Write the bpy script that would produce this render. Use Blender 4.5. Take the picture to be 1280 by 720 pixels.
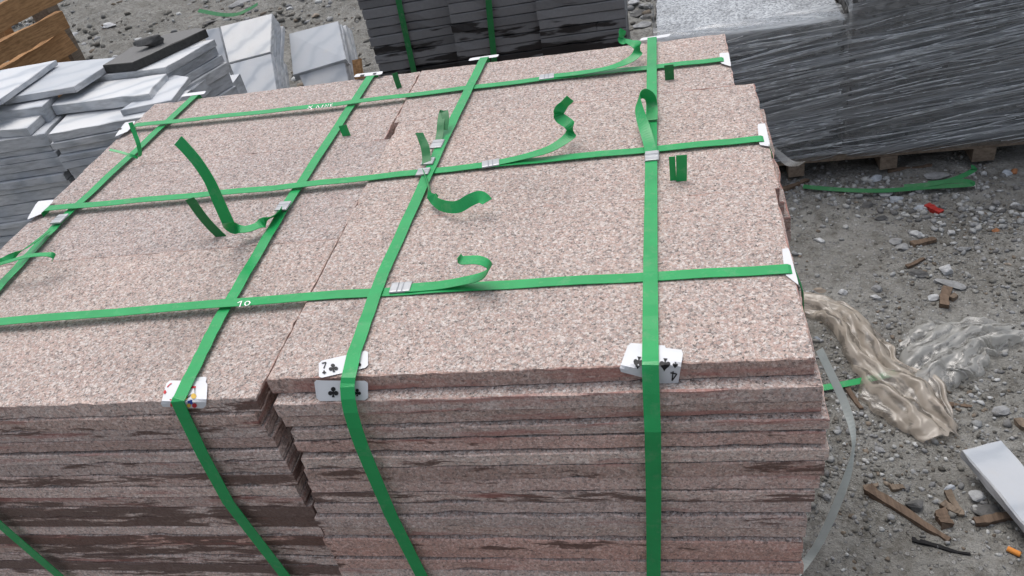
import bpy, bmesh, math, random
import numpy as np
from mathutils import Vector, Matrix

for o in list(bpy.data.objects):
    bpy.data.objects.remove(o)
scene = bpy.context.scene
COL = scene.collection
rng = random.Random(7)

# ------------------------------------------------------------------ camera
CAM = Vector((0, 0, 1.6))
F = 1009.61
ROWS = [Vector((0.9754317254, 0.1305026031, -0.1774880831)),      # image right
        Vector((-0.0601596703, -0.6172447085, -0.7844678348)),    # image down
        Vector((-0.2119286745, 0.7758724382, -0.5942290774))]     # view direction
cam_d = bpy.data.cameras.new('camera')
cam_d.sensor_width = 36
cam_d.lens = F / 1280 * 36
cam_d.clip_start = 0.02
cam_d.clip_end = 500
cam = bpy.data.objects.new('camera', cam_d)
COL.objects.link(cam)
m = Matrix.Identity(4)
for i in range(3):
    m[i][0] = ROWS[0][i]; m[i][1] = -ROWS[1][i]; m[i][2] = -ROWS[2][i]; m[i][3] = CAM[i]
cam.matrix_world = m
scene.camera = cam

# ------------------------------------------------------------------ light
EL, AZ = math.radians(68), math.radians(-25)
w = bpy.data.worlds.new('World'); scene.world = w; w.use_nodes = True
nt = w.node_tree
sky = nt.nodes.new('ShaderNodeTexSky'); sky.sky_type = 'NISHITA'; sky.sun_disc = False
sky.sun_elevation = EL; sky.sun_rotation = AZ
sky.air_density = 1.0; sky.dust_density = 5.0; sky.ozone_density = 1.0; sky.altitude = 0
bg = nt.nodes['Background']; bg.inputs['Strength'].default_value = 0.15
hs = nt.nodes.new('ShaderNodeHueSaturation'); hs.inputs['Saturation'].default_value = 0.42   # thin overcast: a paler sky
nt.links.new(sky.outputs[0], hs.inputs['Color']); nt.links.new(hs.outputs[0], bg.inputs[0])
sun_d = bpy.data.lights.new('sun', 'SUN'); sun_d.energy = 0.5; sun_d.angle = math.radians(40)
sun_d.color = (1, 0.97, 0.92)
sun = bpy.data.objects.new('sun', sun_d); COL.objects.link(sun)
sd = Vector((math.sin(AZ) * math.cos(EL), math.cos(AZ) * math.cos(EL), math.sin(EL)))
sun.rotation_euler = sd.to_track_quat('Z', 'Y').to_euler()
vs = scene.view_settings
vs.view_transform = 'Standard'; vs.look = 'None'; vs.exposure = 0.46; vs.gamma = 1; vs.use_curve_mapping = False

# ------------------------------------------------------------------ pixel -> place
def ray(x, y):
    return ROWS[0] * ((x - 640) / F) + ROWS[1] * ((y - 360) / F) + ROWS[2]
def at(x, y, z=0.0):
    d = ray(x, y); return CAM + d * ((z - CAM.z) / d.z)
def atY(x, y, Y):
    d = ray(x, y); return CAM + d * ((Y - CAM.y) / d.y)
def proj(P):
    c = Vector(P) - CAM; k = c.dot(ROWS[2])
    return 640 + F * c.dot(ROWS[0]) / k, 360 + F * c.dot(ROWS[1]) / k

# ------------------------------------------------------------------ noise for the terrain
def vnoise(x, y, seed):
    x = np.asarray(x, float); y = np.asarray(y, float)
    xi = np.floor(x).astype(np.int64); yi = np.floor(y).astype(np.int64)
    fx = x - xi; fy = y - yi; fx = fx * fx * (3 - 2 * fx); fy = fy * fy * (3 - 2 * fy)
    def h(a, b):
        n = (a * 374761393 + b * 668265263 + seed * 144269) & 0x7fffffff
        n = ((n ^ (n >> 13)) * 1274126177) & 0x7fffffff
        return ((n ^ (n >> 16)) & 0xffff) / 65535.0
    return ((h(xi, yi) * (1 - fx) + h(xi + 1, yi) * fx) * (1 - fy) + (h(xi, yi + 1) * (1 - fx) + h(xi + 1, yi + 1) * fx) * fy) - .5
def ground_h(x, y):
    x = np.asarray(x, float); y = np.asarray(y, float)
    far = np.clip((y - 3.4) / 1.0, 0, 1)
    h = .030 * vnoise(x * 1.7, y * 1.7, 1) + .016 * vnoise(x * 6, y * 6, 2) + .017 * vnoise(x * 17, y * 17, 3)
    h = h + .013 * vnoise(x * 41, y * 41, 4)
    r = np.abs(vnoise(x * 9 + 3, y * 9, 5))
    h = h + far * (.05 * vnoise(x * 3, y * 4, 6) + .22 * np.maximum(0, .12 - r))
    flat = np.maximum(np.clip(1.2 - far, 0, 1) * .7, far)
    return h * flat * .9 - .012

# ------------------------------------------------------------------ object helpers
def mesh_obj(name, verts, faces, mat, parent=None, smooth=False, mats=None, midx=None):
    me = bpy.data.meshes.new(name)
    me.from_pydata([tuple(v) for v in verts], [], faces)
    if mats:
        for mm in mats: me.materials.append(mm)
        me.polygons.foreach_set('material_index', midx)
    elif mat: me.materials.append(mat)
    if smooth: me.polygons.foreach_set('use_smooth', [True] * len(me.polygons))
    me.update()
    return link(name, me, parent)
def link(name, me, parent=None):
    o = bpy.data.objects.new(name, me); COL.objects.link(o)
    if parent: o.parent = parent
    return o
def tag(o, label, cat=None, group=None, kind=None):
    if label: o['label'] = label
    if cat: o['category'] = cat
    if group: o['group'] = group
    if kind or cat: o['kind'] = kind or 'thing'
    return o
def thing(name, label, cat, loc=(0, 0, 0), rz=0, group=None):
    o = bpy.data.objects.new(name, None); COL.objects.link(o)
    o.empty_display_size = .05
    o.location = loc; o.rotation_euler = (0, 0, rz)
    return tag(o, label, cat, group)
def fix_normals(o):
    bm = bmesh.new(); bm.from_mesh(o.data); bmesh.ops.recalc_face_normals(bm, faces=bm.faces); bm.to_mesh(o.data); bm.free()
    return o
def catmull(pts, n):
    P = [Vector(p) for p in pts]; out = []
    for i in range(len(P) - 1):
        a, b, c, d = P[max(i - 1, 0)], P[i], P[i + 1], P[min(i + 2, len(P) - 1)]
        for k in range(n):
            t = k / n
            out.append(.5 * ((2 * b) + (c - a) * t + (2 * a - 5 * b + 4 * c - d) * t * t + (3 * b - a - 3 * c + d) * t ** 3))
    out.append(P[-1]); return out
def ribbon(name, pts, wd, width, mat, parent=None, th=.0009, n=6, wave=0.0, seed=0):
    """a strap: a thin flat band along pts, its width along wd (one vector, or one for each point)"""
    P = catmull(pts, n) if n > 1 else [Vector(p) for p in pts]
    W = catmull(wd, n) if isinstance(wd, list) and n > 1 else ([Vector(q) for q in wd] if isinstance(wd, list) else [Vector(wd)] * len(P))
    r = random.Random(seed); V = []; Fc = []
    for i, p in enumerate(P):
        t = (P[min(i + 1, len(P) - 1)] - P[max(i - 1, 0)]).normalized()
        wv = W[i] - t * W[i].dot(t); wv.normalize(); nn = t.cross(wv)
        k = width / 2 * (1 + r.uniform(-.03, .03) * (wave > 0)); off = nn * r.uniform(-wave, wave)
        for s, q in ((-1, -.5), (1, -.5), (1, .5), (-1, .5)):
            V.append(p + wv * k * s + nn * th * q + off)
    for i in range(len(P) - 1):
        a = i * 4
        for k in range(4): Fc.append((a + k, a + (k + 1) % 4, a + 4 + (k + 1) % 4, a + 4 + k))
    Fc.append((3, 2, 1, 0)); e = len(V) - 4; Fc.append((e, e + 1, e + 2, e + 3))
    return fix_normals(mesh_obj(name, V, Fc, mat, parent))
def prism(name, poly, ztop, th, mat, parent=None, bev=.002, seed=0, rough=.0015, step=.05, tilt=(0, 0), shape='saw'):
    """a slab: outline poly (x,y) carried down by th; edges broken up, arrises worn"""
    r = random.Random(seed)
    ar = sum(poly[i][0] * poly[(i + 1) % len(poly)][1] - poly[(i + 1) % len(poly)][0] * poly[i][1] for i in range(len(poly)))
    if ar < 0: poly = poly[::-1]
    ring = []
    for i in range(len(poly)):
        a = Vector(poly[i][:2]); b = Vector(poly[(i + 1) % len(poly)][:2]); L = (b - a).length
        k = max(1, int(L / step)); d = (b - a) / max(L, 1e-6); nrm = Vector((d.y, -d.x))
        for j in range(k):
            q = a.lerp(b, j / k)
            ring.append((q, nrm if j else (nrm + Vector((nrm.y, -nrm.x)) * 0).normalized(), j == 0))
    c = sum((q for q, _, _ in ring), Vector((0, 0))) / len(ring)
    N = len(ring); V = []
    prof = [(-bev * 1.2, 0), (0, -bev), (0, -th + bev), (-bev * 1.2, -th)]
    chips = [[0] * N for _ in range(4)]
    for j in range(N):
        if r.random() < .12: chips[0][j] = r.choice((1, 1.5, 2.5, 4.5)) * bev; chips[1][j] = chips[0][j] * .6
        if r.random() < .12: chips[3][j] = r.choice((1, 1.5, 2.5, 4.5)) * bev; chips[2][j] = chips[3][j] * .6
    for k, (ins, dz) in enumerate(prof):
        for j, (q, nrm, cor) in enumerate(ring):
            inw = (c - q).normalized() if cor else -nrm
            off = -ins + (0 if cor else chips[k][j] + r.uniform(-1, 1) * rough)
            pp = q + inw * off
            V.append((pp.x, pp.y, ztop + dz))
    Fc = []
    for k in range(3):
        for j in range(N):
            a, b = k * N + j, k * N + (j + 1) % N
            Fc.append((a, a + N, b + N, b))
    Fc.append(tuple(range(N))); Fc.append(tuple(range(4 * N - 1, 3 * N - 1, -1)))
    if isinstance(mat, (tuple, list)):
        mi = [1] * len(Fc); mi[-2] = mi[-1] = 0
        return mesh_obj(name, V, Fc, None, parent, mats=list(mat), midx=mi)
    return mesh_obj(name, V, Fc, mat, parent)
def rect(x0, x1, y0, y1): return [(x0, y0), (x1, y0), (x1, y1), (x0, y1)]
def box_between(name, a, b, up, wid, hgt, mat, parent=None, rough=.002, seg=6, seed=0, taper=1.0, bend=0.0):
    """a plank or stick from a to b: wid across, hgt along up, slightly uneven"""
    r = random.Random(seed); a = Vector(a); b = Vector(b); t = (b - a).normalized(); up = Vector(up)
    up = (up - t * up.dot(t)).normalized(); s = t.cross(up); V = []; Fc = []
    for i in range(seg + 1):
        f = i / seg; p = a.lerp(b, f) + s * bend * (math.sin(f * 3.1) + .5 * math.sin(f * 8 + seed)); k = 1 + (taper - 1) * f
        for u, v in ((-1, -1), (1, -1), (1, 1), (-1, 1)):
            V.append(p + s * (wid / 2 * u * k + r.uniform(-1, 1) * rough) + up * (hgt / 2 * v * k + r.uniform(-1, 1) * rough) + t * (r.uniform(-2, 2) * rough if i in (0, seg) else 0))
    for i in range(seg):
        q = i * 4
        for k in range(4): Fc.append((q + k, q + (k + 1) % 4, q + 4 + (k + 1) % 4, q + 4 + k))
    Fc.append((3, 2, 1, 0)); e = len(V) - 4; Fc.append((e, e + 1, e + 2, e + 3))
    return fix_normals(mesh_obj(name, V, Fc, mat, parent))

def tube(name, a, b, rad, mat, parent=None, n=12):
    a = Vector(a); b = Vector(b); t = (b - a).normalized(); s = t.cross(Vector((0, 0, 1))).normalized(); u = s.cross(t); V = []; Fc = []
    for p, k in ((a, .85), (a.lerp(b, .04), 1), (a.lerp(b, .96), 1), (b, .8)):
        for i in range(n): V.append(p + (s * math.cos(i * 6.2832 / n) + u * math.sin(i * 6.2832 / n)) * rad * k)
    for L in range(3):
        for i in range(n): Fc.append((L * n + i, L * n + (i + 1) % n, (L + 1) * n + (i + 1) % n, (L + 1) * n + i))
    Fc.append(tuple(range(n))); Fc.append(tuple(range(3 * n, 4 * n)))
    return fix_normals(mesh_obj(name, V, Fc, mat, parent, False))

# ------------------------------------------------------------------ materials
class NT:
    def __init__(s, name):
        s.m = bpy.data.materials.new(name); s.m.use_nodes = True; s.t = s.m.node_tree
        s.b = s.t.nodes['Principled BSDF']; s.out = s.t.nodes['Material Output']
    def n(s, typ, **kw):
        nd = s.t.nodes.new('ShaderNode' + typ)
        for k, v in kw.items():
            if k[0] == '_': setattr(nd, k[1:], v)
            else: nd.inputs[k.replace('__', ' ')].default_value = v
        return nd
    def l(s, a, b): s.t.links.new(a, b)
    def ramp(s, fac, stops, const=False):
        r = s.t.nodes.new('ShaderNodeValToRGB'); e = r.color_ramp.elements
        if const: r.color_ramp.interpolation = 'CONSTANT'
        while len(e) < len(stops): e.new(.5)
        for q, (p, c) in zip(e, stops):
            q.position = p; q.color = (*c, 1) if len(c) == 3 else c
        s.l(fac, r.inputs[0]); return r.outputs[0]
    def mix(s, f, a, b, mode='MIX'):
        nd = s.t.nodes.new('ShaderNodeMix'); nd.data_type = 'RGBA'; nd.blend_type = mode
        for sock, v in ((nd.inputs[0], f), (nd.inputs[6], a), (nd.inputs[7], b)):
            if hasattr(v, 'is_output'): s.l(v, sock)
            else: sock.default_value = v if not isinstance(v, tuple) else (*v, 1)
        return nd.outputs[2]
    def math(s, op, a, b=0.0, clamp=False):
        nd = s.t.nodes.new('ShaderNodeMath'); nd.operation = op; nd.use_clamp = clamp
        for sock, v in ((nd.inputs[0], a), (nd.inputs[1], b)):
            if hasattr(v, 'is_output'): s.l(v, sock)
            else: sock.default_value = v
        return nd.outputs[0]
    def coords(s, world=False, shift=True):
        if world:
            g = s.t.nodes.new('ShaderNodeNewGeometry'); return g.outputs['Position']
        tc = s.t.nodes.new('ShaderNodeTexCoord')
        if not shift: return tc.outputs['Object']
        oi = s.t.nodes.new('ShaderNodeObjectInfo'); v = s.n('VectorMath', _operation='SCALE'); v.inputs[0].default_value = (13.1, 7.7, 5.3)
        s.l(oi.outputs['Random'], v.inputs['Scale']); a = s.n('VectorMath', _operation='ADD')
        s.l(tc.outputs['Object'], a.inputs[0]); s.l(v.outputs[0], a.inputs[1]); return a.outputs[0]
    def mapping(s, vec, scale=(1, 1, 1), rot=(0, 0, 0)):
        mp = s.n('Mapping'); mp.inputs['Scale'].default_value = scale; mp.inputs['Rotation'].default_value = rot
        s.l(vec, mp.inputs['Vector']); return mp.outputs[0]
    def noise(s, vec, scale, detail=4, rough=.55, col=False, dist=0.0):
        nd = s.n('TexNoise', Scale=scale, Detail=detail, Roughness=rough, Distortion=dist); s.l(vec, nd.inputs['Vector'])
        return nd.outputs['Color' if col else 'Fac']
    def voro(s, vec, scale, out='Color', feat='F1', rnd=1.0):
        nd = s.n('TexVoronoi', Scale=scale, Randomness=rnd); nd.feature = feat; s.l(vec, nd.inputs['Vector']); return nd.outputs[out]
    def sep(s, c):
        nd = s.t.nodes.new('ShaderNodeSeparateColor'); s.l(c, nd.inputs[0]); return nd.outputs
    def sepv(s, c):
        nd = s.t.nodes.new('ShaderNodeSeparateXYZ'); s.l(c, nd.inputs[0]); return nd.outputs
    def rand(s): return s.t.nodes.new('ShaderNodeObjectInfo').outputs['Random']
    def bump(s, h, strength=.5, dist=.002):
        nd = s.n('Bump', Strength=strength, Distance=dist); s.l(h, nd.inputs['Height']); s.l(nd.outputs[0], s.b.inputs['Normal']); return nd
    def base(s, c, rough=.8, spec=.3):
        if hasattr(c, 'is_output'): s.l(c, s.b.inputs['Base Color'])
        else: s.b.inputs['Base Color'].default_value = (*c, 1)
        if hasattr(rough, 'is_output'): s.l(rough, s.b.inputs['Roughness'])
        else: s.b.inputs['Roughness'].default_value = rough
        s.b.inputs['Specular IOR Level'].default_value = spec

def granite(name, edge=False):
    k = NT(name); v = k.coords()
    d = k.noise(v, 180, 2, .6, True)
    wv = k.n('VectorMath', _operation='MULTIPLY_ADD'); k.l(d, wv.inputs[0]); wv.inputs[1].default_value = (.0035,) * 3; k.l(v, wv.inputs[2])
    v2 = wv.outputs[0]
    big = k.sep(k.voro(v2, 350))[0]; fine = k.sep(k.voro(v2, 720))[1]
    c1 = k.ramp(big, [(0, (.085, .078, .075)), (.09, (.27, .225, .205)), (.26, (.45, .32, .275)), (.50, (.52, .42, .365)), (.70, (.40, .365, .34)), (.84, (.68, .635, .60))], True)
    c2 = k.ramp(fine, [(0, (.07, .065, .062)), (.12, (.31, .26, .24)), (.4, (.50, .385, .335)), (.68, (.43, .39, .365)), (.86, (.72, .685, .65))], True)
    c = k.mix(.04, k.mix(.44, c1, c2), (.44, .375, .345))
    rs = k.ramp(k.rand(), [(0, (.86, .87, .905)), (.5, (.925, .92, .935)), (1, (.97, .96, .96))]); c = k.mix(1.0, c, rs, 'MULTIPLY')
    cloud = k.noise(v, 5, 6, .68)
    c = k.mix(1.0, c, k.ramp(cloud, [(.3, (.80, .80, .80)), (.45, (.95, .95, .95)), (.6, (1.0, .99, .985)), (.75, (1.09, 1.06, 1.045))]), 'MULTIPLY')
    rnd = k.rand()
    if edge:
        tint = k.ramp(rnd, [(0, (.92, .89, .87)), (.16, (.74, .64, .605)), (.30, (1.02, .99, .97)), (.44, (.84, .62, .56)), (.56, (.95, .92, .90)), (.70, (.68, .58, .545)), (.82, (1.0, .96, .93)), (.92, (.88, .68, .62)), (1, (.96, .94, .93))])
        c = k.mix(1.0, k.mix(.22, k.mix(1.0, c, (1.42, 1.37, 1.35), 'MULTIPLY'), (.66, .59, .565)), tint, 'MULTIPLY')
        wp = k.coords(True)
        st = k.noise(k.mapping(v, (5.0, 5.0, 40)), 1.6, 7, .74)
        reg = k.noise(k.mapping(wp, (1.3, 1.3, 5)), 1.9, 3, .5)
        xyz = k.sepv(wp)
        low = k.math('MULTIPLY', k.math('SUBTRACT', .885, xyz[2]), 9, True)          # rain soaked in below
        lft = k.math('MULTIPLY', k.math('SUBTRACT', -.46, xyz[0]), 40, True)
        wet = k.math('MULTIPLY', k.math('MULTIPLY', low, k.math('ADD', k.math('MULTIPLY', lft, .95), .05)), .2)
        s1 = k.math('ADD', k.math('ADD', st, k.math('MULTIPLY', reg, .35)), wet)
        s1 = k.math('ADD', s1, k.math('MULTIPLY', k.math('SUBTRACT', k.sep(k.voro(k.mapping(v, (0, 0, 0)), 1.0))[0] if False else k.math('FRACT', k.math('MULTIPLY', rnd, 37.7)), .55), .22))
        mask = k.ramp(s1, [(.79, (0, 0, 0)), (.83, (1, 1, 1))])
        c = k.mix(k.math('MULTIPLY', mask, .86), c, (.085, .043, .034))
        red = k.noise(k.mapping(v, (5, 5, 50)), 1.2, 5, .65)
        band = k.math('MULTIPLY', k.math('MULTIPLY', k.math('SUBTRACT', xyz[2], .915), 30, True), k.math('MULTIPLY', k.math('SUBTRACT', xyz[0], -.47), 40, True))
        red = k.math('ADD', red, k.math('MULTIPLY', band, .10))       # iron-rich bed in the upper right slabs
        rm = k.ramp(red, [(.57, (0, 0, 0)), (.70, (1, 1, 1))])
        c = k.mix(k.math('MULTIPLY', rm, .6), c, (.34, .125, .105))
        rg = k.mix(mask, (.8, .8, .8), (.42, .42, .42))
        k.base(c, rg, .3)
        saw = k.noise(k.mapping(v, (8, 8, 300)), 1.5, 3)
        k.bump(k.math('ADD', k.noise(v, 260, 3, .6), k.math('MULTIPLY', saw, .12)), .8, .0022)
    else:
        fl = k.noise(v, 55, 5, .65)
        c = k.mix(1.0, c, k.ramp(k.noise(v, 150, 3, .7), [(.32, (.86, .855, .855)), (.6, (1.05, 1.05, 1.05))]), 'MULTIPLY')
        k.base(c, .82, .25)
        k.bump(k.math('ADD', k.math('MULTIPLY', fl, .6), k.noise(v, 320, 3, .7)), .7, .0022)
    return k.m
def marble(name, side=False, grey=0.0):
    k = NT(name); v = k.coords()
    wv = k.n('TexWave', Scale=2.2, Distortion=9.0, Detail=4.0); wv.inputs['Detail Scale'].default_value = 1.1
    k.l(k.mapping(v, (1, 1.6, .25), (0, 0, .7)), wv.inputs['Vector'])
    vein = k.ramp(wv.outputs['Fac'], [(0, (.34, .375, .42)), (.2, (.52, .545, .57)), (.5, (.60, .61, .62)), (1, (.64, .64, .64))])
    cl = k.noise(v, 6, 5, .6)
    c = k.mix(.45, vein, k.ramp(cl, [(.3, (.46, .48, .51)), (.55, (.60, .61, .62)), (.8, (.66, .66, .65))]))
    rt = k.ramp(k.rand(), [(0, (.70, .73, .78)), (.4, (.96, .97, .98)), (.7, (.80, .83, .88)), (1, (1, .99, .97))])
    c = k.mix(.8, c, k.mix(1.0, c, rt, 'MULTIPLY'))
    if grey: c = k.mix(grey, c, (.33, .36, .40))
    if side:
        dirt = k.noise(k.mapping(v, (6, 6, 30)), 2.0, 5, .65)
        c = k.mix(k.ramp(dirt, [(.45, (0, 0, 0)), (.68, (.75, .75, .75))]), k.mix(.25, c, (.42, .44, .46)), (.24, .25, .26))
    else:
        c = k.mix(k.ramp(k.noise(v, 18, 5, .7), [(.55, (0, 0, 0)), (.8, (.35, .35, .35))]), c, (.45, .43, .40))
    k.base(c, .55, .35); k.bump(k.noise(v, 120, 3), .3, .0015); return k.m
def simple(name, c, rough=.6, spec=.3, var=.0, bump=0, bs=60, metal=0):
    k = NT(name)
    if var:
        v = k.coords(); f = k.noise(v, bs, 4, .6)
        c = k.mix(f, tuple(x * (1 - var) for x in c), tuple(min(1, x * (1 + var)) for x in c))
        if bump: k.bump(f, .7, bump)
    k.base(c, rough, spec); k.b.inputs['Metallic'].default_value = metal
    return k.m
def strap_mat(name, col, trans, rough=.38):
    k = NT(name); v = k.coords()
    f = k.noise(k.mapping(v, (30, 30, 30)), 1, 3); g = k.voro(v, 700, 'Distance')
    c = k.mix(f, tuple(x * .8 for x in col), tuple(x * 1.2 for x in col))
    dust = k.ramp(k.noise(v, 42, 5, .7), [(.55, (0, 0, 0)), (.8, (.28, .28, .28))])
    c = k.mix(dust, c, (.36, .40, .34))
    k.base(c, rough, .45); k.bump(g, .25, .0006)
    tr = k.n('BsdfTranslucent'); k.l(c, tr.inputs[0]); mx = k.n('MixShader'); mx.inputs[0].default_value = trans
    k.l(k.b.outputs[0], mx.inputs[1]); k.l(tr.outputs[0], mx.inputs[2]); k.l(mx.outputs[0], k.out.inputs[0])
    return k.m
def wood(name, c0, c1):
    k = NT(name); v = k.coords()
    f = k.noise(k.mapping(v, (9, 9, 9)), 1.0, 6, .7, dist=1.0)
    g = k.noise(k.mapping(v, (40, 3, 60)), 2.0, 4, .6)
    c = k.mix(f, c0, c1); c = k.mix(k.ramp(g, [(.35, (.55, .55, .55)), (.6, (0, 0, 0))]), c, tuple(x * .45 for x in c0))
    k.base(c, .85, .2); k.bump(k.math('ADD', f, g), .8, .003); return k.m
def film(name, tint, lo, hi, scale, rot, gather=False, rough=.3):
    """thin plastic film: clear in places, milky along its creases"""
    k = NT(name); v = k.coords(False, False)
    mp = k.mapping(k.mapping(v, (1, 1, 1), rot), scale)
    a = k.noise(mp, 1.0, 6, .68, dist=.4); b = k.noise(k.mapping(k.mapping(v, (1, 1, 1), (rot[0], rot[1] * .5, rot[2])), tuple(x * 2.7 for x in scale)), 1.0, 4, .6)
    s = k.math('ADD', k.math('MULTIPLY', a, .6), k.math('MULTIPLY', b, .4))
    if not gather:  # fine stretched lines
        ln = k.noise(k.mapping(k.mapping(v, (1, 1, 1), rot), (scale[0] * .6, scale[1] * .6, scale[2] * 1.6)), 1.0, 3, .5)
        l1 = k.ramp(ln, [(.455, (0, 0, 0)), (.475, (.14, .14, .14)), (.495, (0, 0, 0)), (.56, (0, 0, 0)), (.575, (.12, .12, .12)), (.59, (0, 0, 0))])
        s = k.math('ADD', s, l1)
    if gather:      # film is denser where it is gathered into folds
        ga = k.n('Attribute'); ga.attribute_name = 'gather'
        s = k.math('ADD', k.math('MULTIPLY', s, .55), k.math('MULTIPLY', ga.outputs['Fac'], .5))
    al = k.ramp(s, [(.40, (lo,) * 3), (.515, (lo + (hi - lo) * .18,) * 3), (.575, (hi,) * 3)] if gather else [(.46, (lo,) * 3), (.53, (lo + (hi - lo) * .16,) * 3), (.60, (hi,) * 3)])
    k.base(tint, rough, .5)
    tl = k.n('BsdfTranslucent'); tl.inputs[0].default_value = (*tint, 1)
    m1 = k.n('MixShader'); m1.inputs[0].default_value = .4; k.l(k.b.outputs[0], m1.inputs[1]); k.l(tl.outputs[0], m1.inputs[2])
    tp = k.n('BsdfTransparent'); tp.inputs[0].default_value = (*[.5 + .5 * x for x in tint], 1)
    gl = k.n('BsdfGlossy', Roughness=.3); m0 = k.n('MixShader'); m0.inputs[0].default_value = .10
    k.l(tp.outputs[0], m0.inputs[1]); k.l(gl.outputs[0], m0.inputs[2])
    m2 = k.n('MixShader'); k.l(al, m2.inputs[0]); k.l(m0.outputs[0], m2.inputs[1]); k.l(m1.outputs[0], m2.inputs[2])
    k.l(m2.outputs[0], k.out.inputs[0])
    bp = k.n('Bump', Strength=.8, Distance=.004); k.l(s, bp.inputs['Height']); k.l(bp.outputs[0], k.b.inputs['Normal']); k.l(bp.outputs[0], gl.inputs['Normal'])
    return k.m
def dark_stone(name, c0, c1, wet=True):
    k = NT(name); v = k.coords()
    f = k.noise(v, 90, 4, .7); c = k.mix(f, c0, c1)
    rt = k.ramp(k.rand(), [(0, (.75, .75, .75)), (1, (1.2, 1.2, 1.2))]); c = k.mix(1.0, c, rt, 'MULTIPLY')
    rg = .75
    if wet:
        wp = k.coords(True); st = k.noise(k.mapping(wp, (2.6, 2.6, 17)), 1.5, 4, .55)
        low = k.math('MULTIPLY', k.math('SUBTRACT', .745, k.sepv(wp)[2]), 1.1)
        mk = k.ramp(k.math('ADD', st, low), [(.60, (0, 0, 0)), (.64, (1, 1, 1))])
        c = k.mix(k.math('MULTIPLY', mk, .9), c, (.006, .006, .007)); rg = k.mix(mk, (.75,) * 3, (.35,) * 3)
    k.base(c, rg, .3); k.bump(f, .5, .002); return k.m
def speckle(name, c0, c1, c2, sc=240, dark=1.0):
    k = NT(name); v = k.coords(); a = k.sep(k.voro(v, sc))[0]
    c = k.ramp(a, [(0, c0), (.3, c1), (.7, c2)], True); f = k.noise(v, 12, 5, .65)
    c = k.mix(1.0, c, k.ramp(f, [(.3, (.65, .65, .65)), (.7, (1.1, 1.1, 1.1))]), 'MULTIPLY')
    k.base(c, .7, .3); k.bump(k.noise(v, 160, 3), .4, .002); return k.m
def soil():
    k = NT('soil'); v = k.coords(True)
    a = k.noise(v, 2.2, 5, .6); b = k.noise(v, 26, 5, .7); d = k.noise(v, 130, 3, .7)
    c = k.mix(k.ramp(a, [(.35, (0, 0, 0)), (.65, (1, 1, 1))]), (.190, .188, .176), (.272, .270, .255))
    c = k.mix(k.ramp(b, [(.3, (.9, .9, .9)), (.55, (0, 0, 0))]), c, (.085, .078, .066))
    c = k.mix(k.ramp(d, [(.5, (0, 0, 0)), (.75, (.7, .7, .7))]), c, (.33, .33, .315))
    sp = k.sep(k.voro(v, 85)); big = k.voro(v, 85, 'Distance')
    peb = k.math('MULTIPLY', k.ramp(sp[0], [(.72, (0, 0, 0)), (.74, (1, 1, 1))]), k.ramp(big, [(.36, (1, 1, 1)), (.44, (0, 0, 0))]))
    c = k.mix(k.math('MULTIPLY', peb, .7), c, k.ramp(sp[1], [(0, (.12, .12, .12)), (.5, (.26, .265, .27)), (1, (.42, .42, .41))]))
    damp = k.ramp(k.noise(v, 3.1, 5, .65), [(.48, (0, 0, 0)), (.62, (.36, .36, .36))]); c = k.mix(damp, c, (.115, .107, .092))
    red = k.ramp(k.noise(v, 5.5, 3, .5), [(.68, (0, 0, 0)), (.76, (.5, .5, .5))]); c = k.mix(red, c, (.16, .085, .05))
    k.base(c, .92, .2)
    b2 = k.noise(v, 58, 4, .75)
    h = k.math('ADD', k.math('ADD', k.math('MULTIPLY', b, .6), k.math('MULTIPLY', b2, .5)), k.math('ADD', k.math('MULTIPLY', d, .35), k.math('MULTIPLY', peb, .35)))
    k.bump(h, 1.0, .02); return k.m
def pebble_mat(name='pebble_stone'):
    k = NT(name); at_ = k.n('Attribute'); at_.attribute_name = 'tone'; v = k.coords(True)
    c = k.mix(1.0, at_.outputs['Color'], k.ramp(k.noise(v, 120, 4, .7), [(.3, (.7, .7, .7)), (.7, (1.12, 1.12, 1.12))]), 'MULTIPLY')
    k.base(c, .88, .25); k.bump(k.noise(v, 180, 3, .7), .5, .002); return k.m
def stone_mat(name, c, var=.35, rust=0.0):
    k = NT(name); v = k.coords(); f = k.noise(v, 45, 5, .7)
    cc = k.mix(k.ramp(f, [(.3, (0, 0, 0)), (.7, (1, 1, 1))]), tuple(x * (1 - var) for x in c), tuple(min(.9, x * (1 + var)) for x in c))
    k.base(cc, .85, .3); k.bump(k.noise(v, 110, 4, .7), .7, .003); return k.m

M = {}
M['top'] = granite('pink_granite_flamed'); M['edge'] = granite('pink_granite_sawn', True)
M['mar'] = marble('white_marble'); M['mars'] = marble('white_marble_sawn', True)
M['fall'] = marble('dusty_marble', False, .38); M['marg'] = marble('grey_marble', False, .55); M['margs'] = marble('grey_marble_sawn', True, .28)
M['green'] = strap_mat('green_strap_plastic', (.026, .41, .125), .30, .24)
M['dgreen'] = strap_mat('dull_and_shaded_green_strap', (.018, .20, .06), .25, .42)  # for dull straps; also paints shade into the leaning stub's colour
M['greys'] = strap_mat('grey_strap_plastic', (.50, .53, .50), .12)
M['seal'] = simple('galvanised_steel', (.36, .37, .385), .40, .5, .2, .0005, 90, .5)
M['card'] = simple('card_paper', (.60, .61, .635), .5, .4, .10, 0, 30)
M['black'] = simple('card_black_ink', (.012, .012, .014), .5, .3)
M['red'] = simple('card_red_ink', (.45, .02, .03), .5, .3)
M['yellow'] = simple('card_yellow_ink', (.55, .36, .06), .5, .3)
M['blue'] = simple('card_blue_ink', (.03, .07, .32), .5, .3)
M['chalk'] = simple('white_marker', (.82, .83, .82), .7, .2)
M['basalt'] = dark_stone('black_basalt', (.125, .128, .134), (.185, .189, .197))
M['dslab'] = dark_stone('charcoal_stone', (.10, .10, .10), (.145, .145, .145), False)
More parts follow.
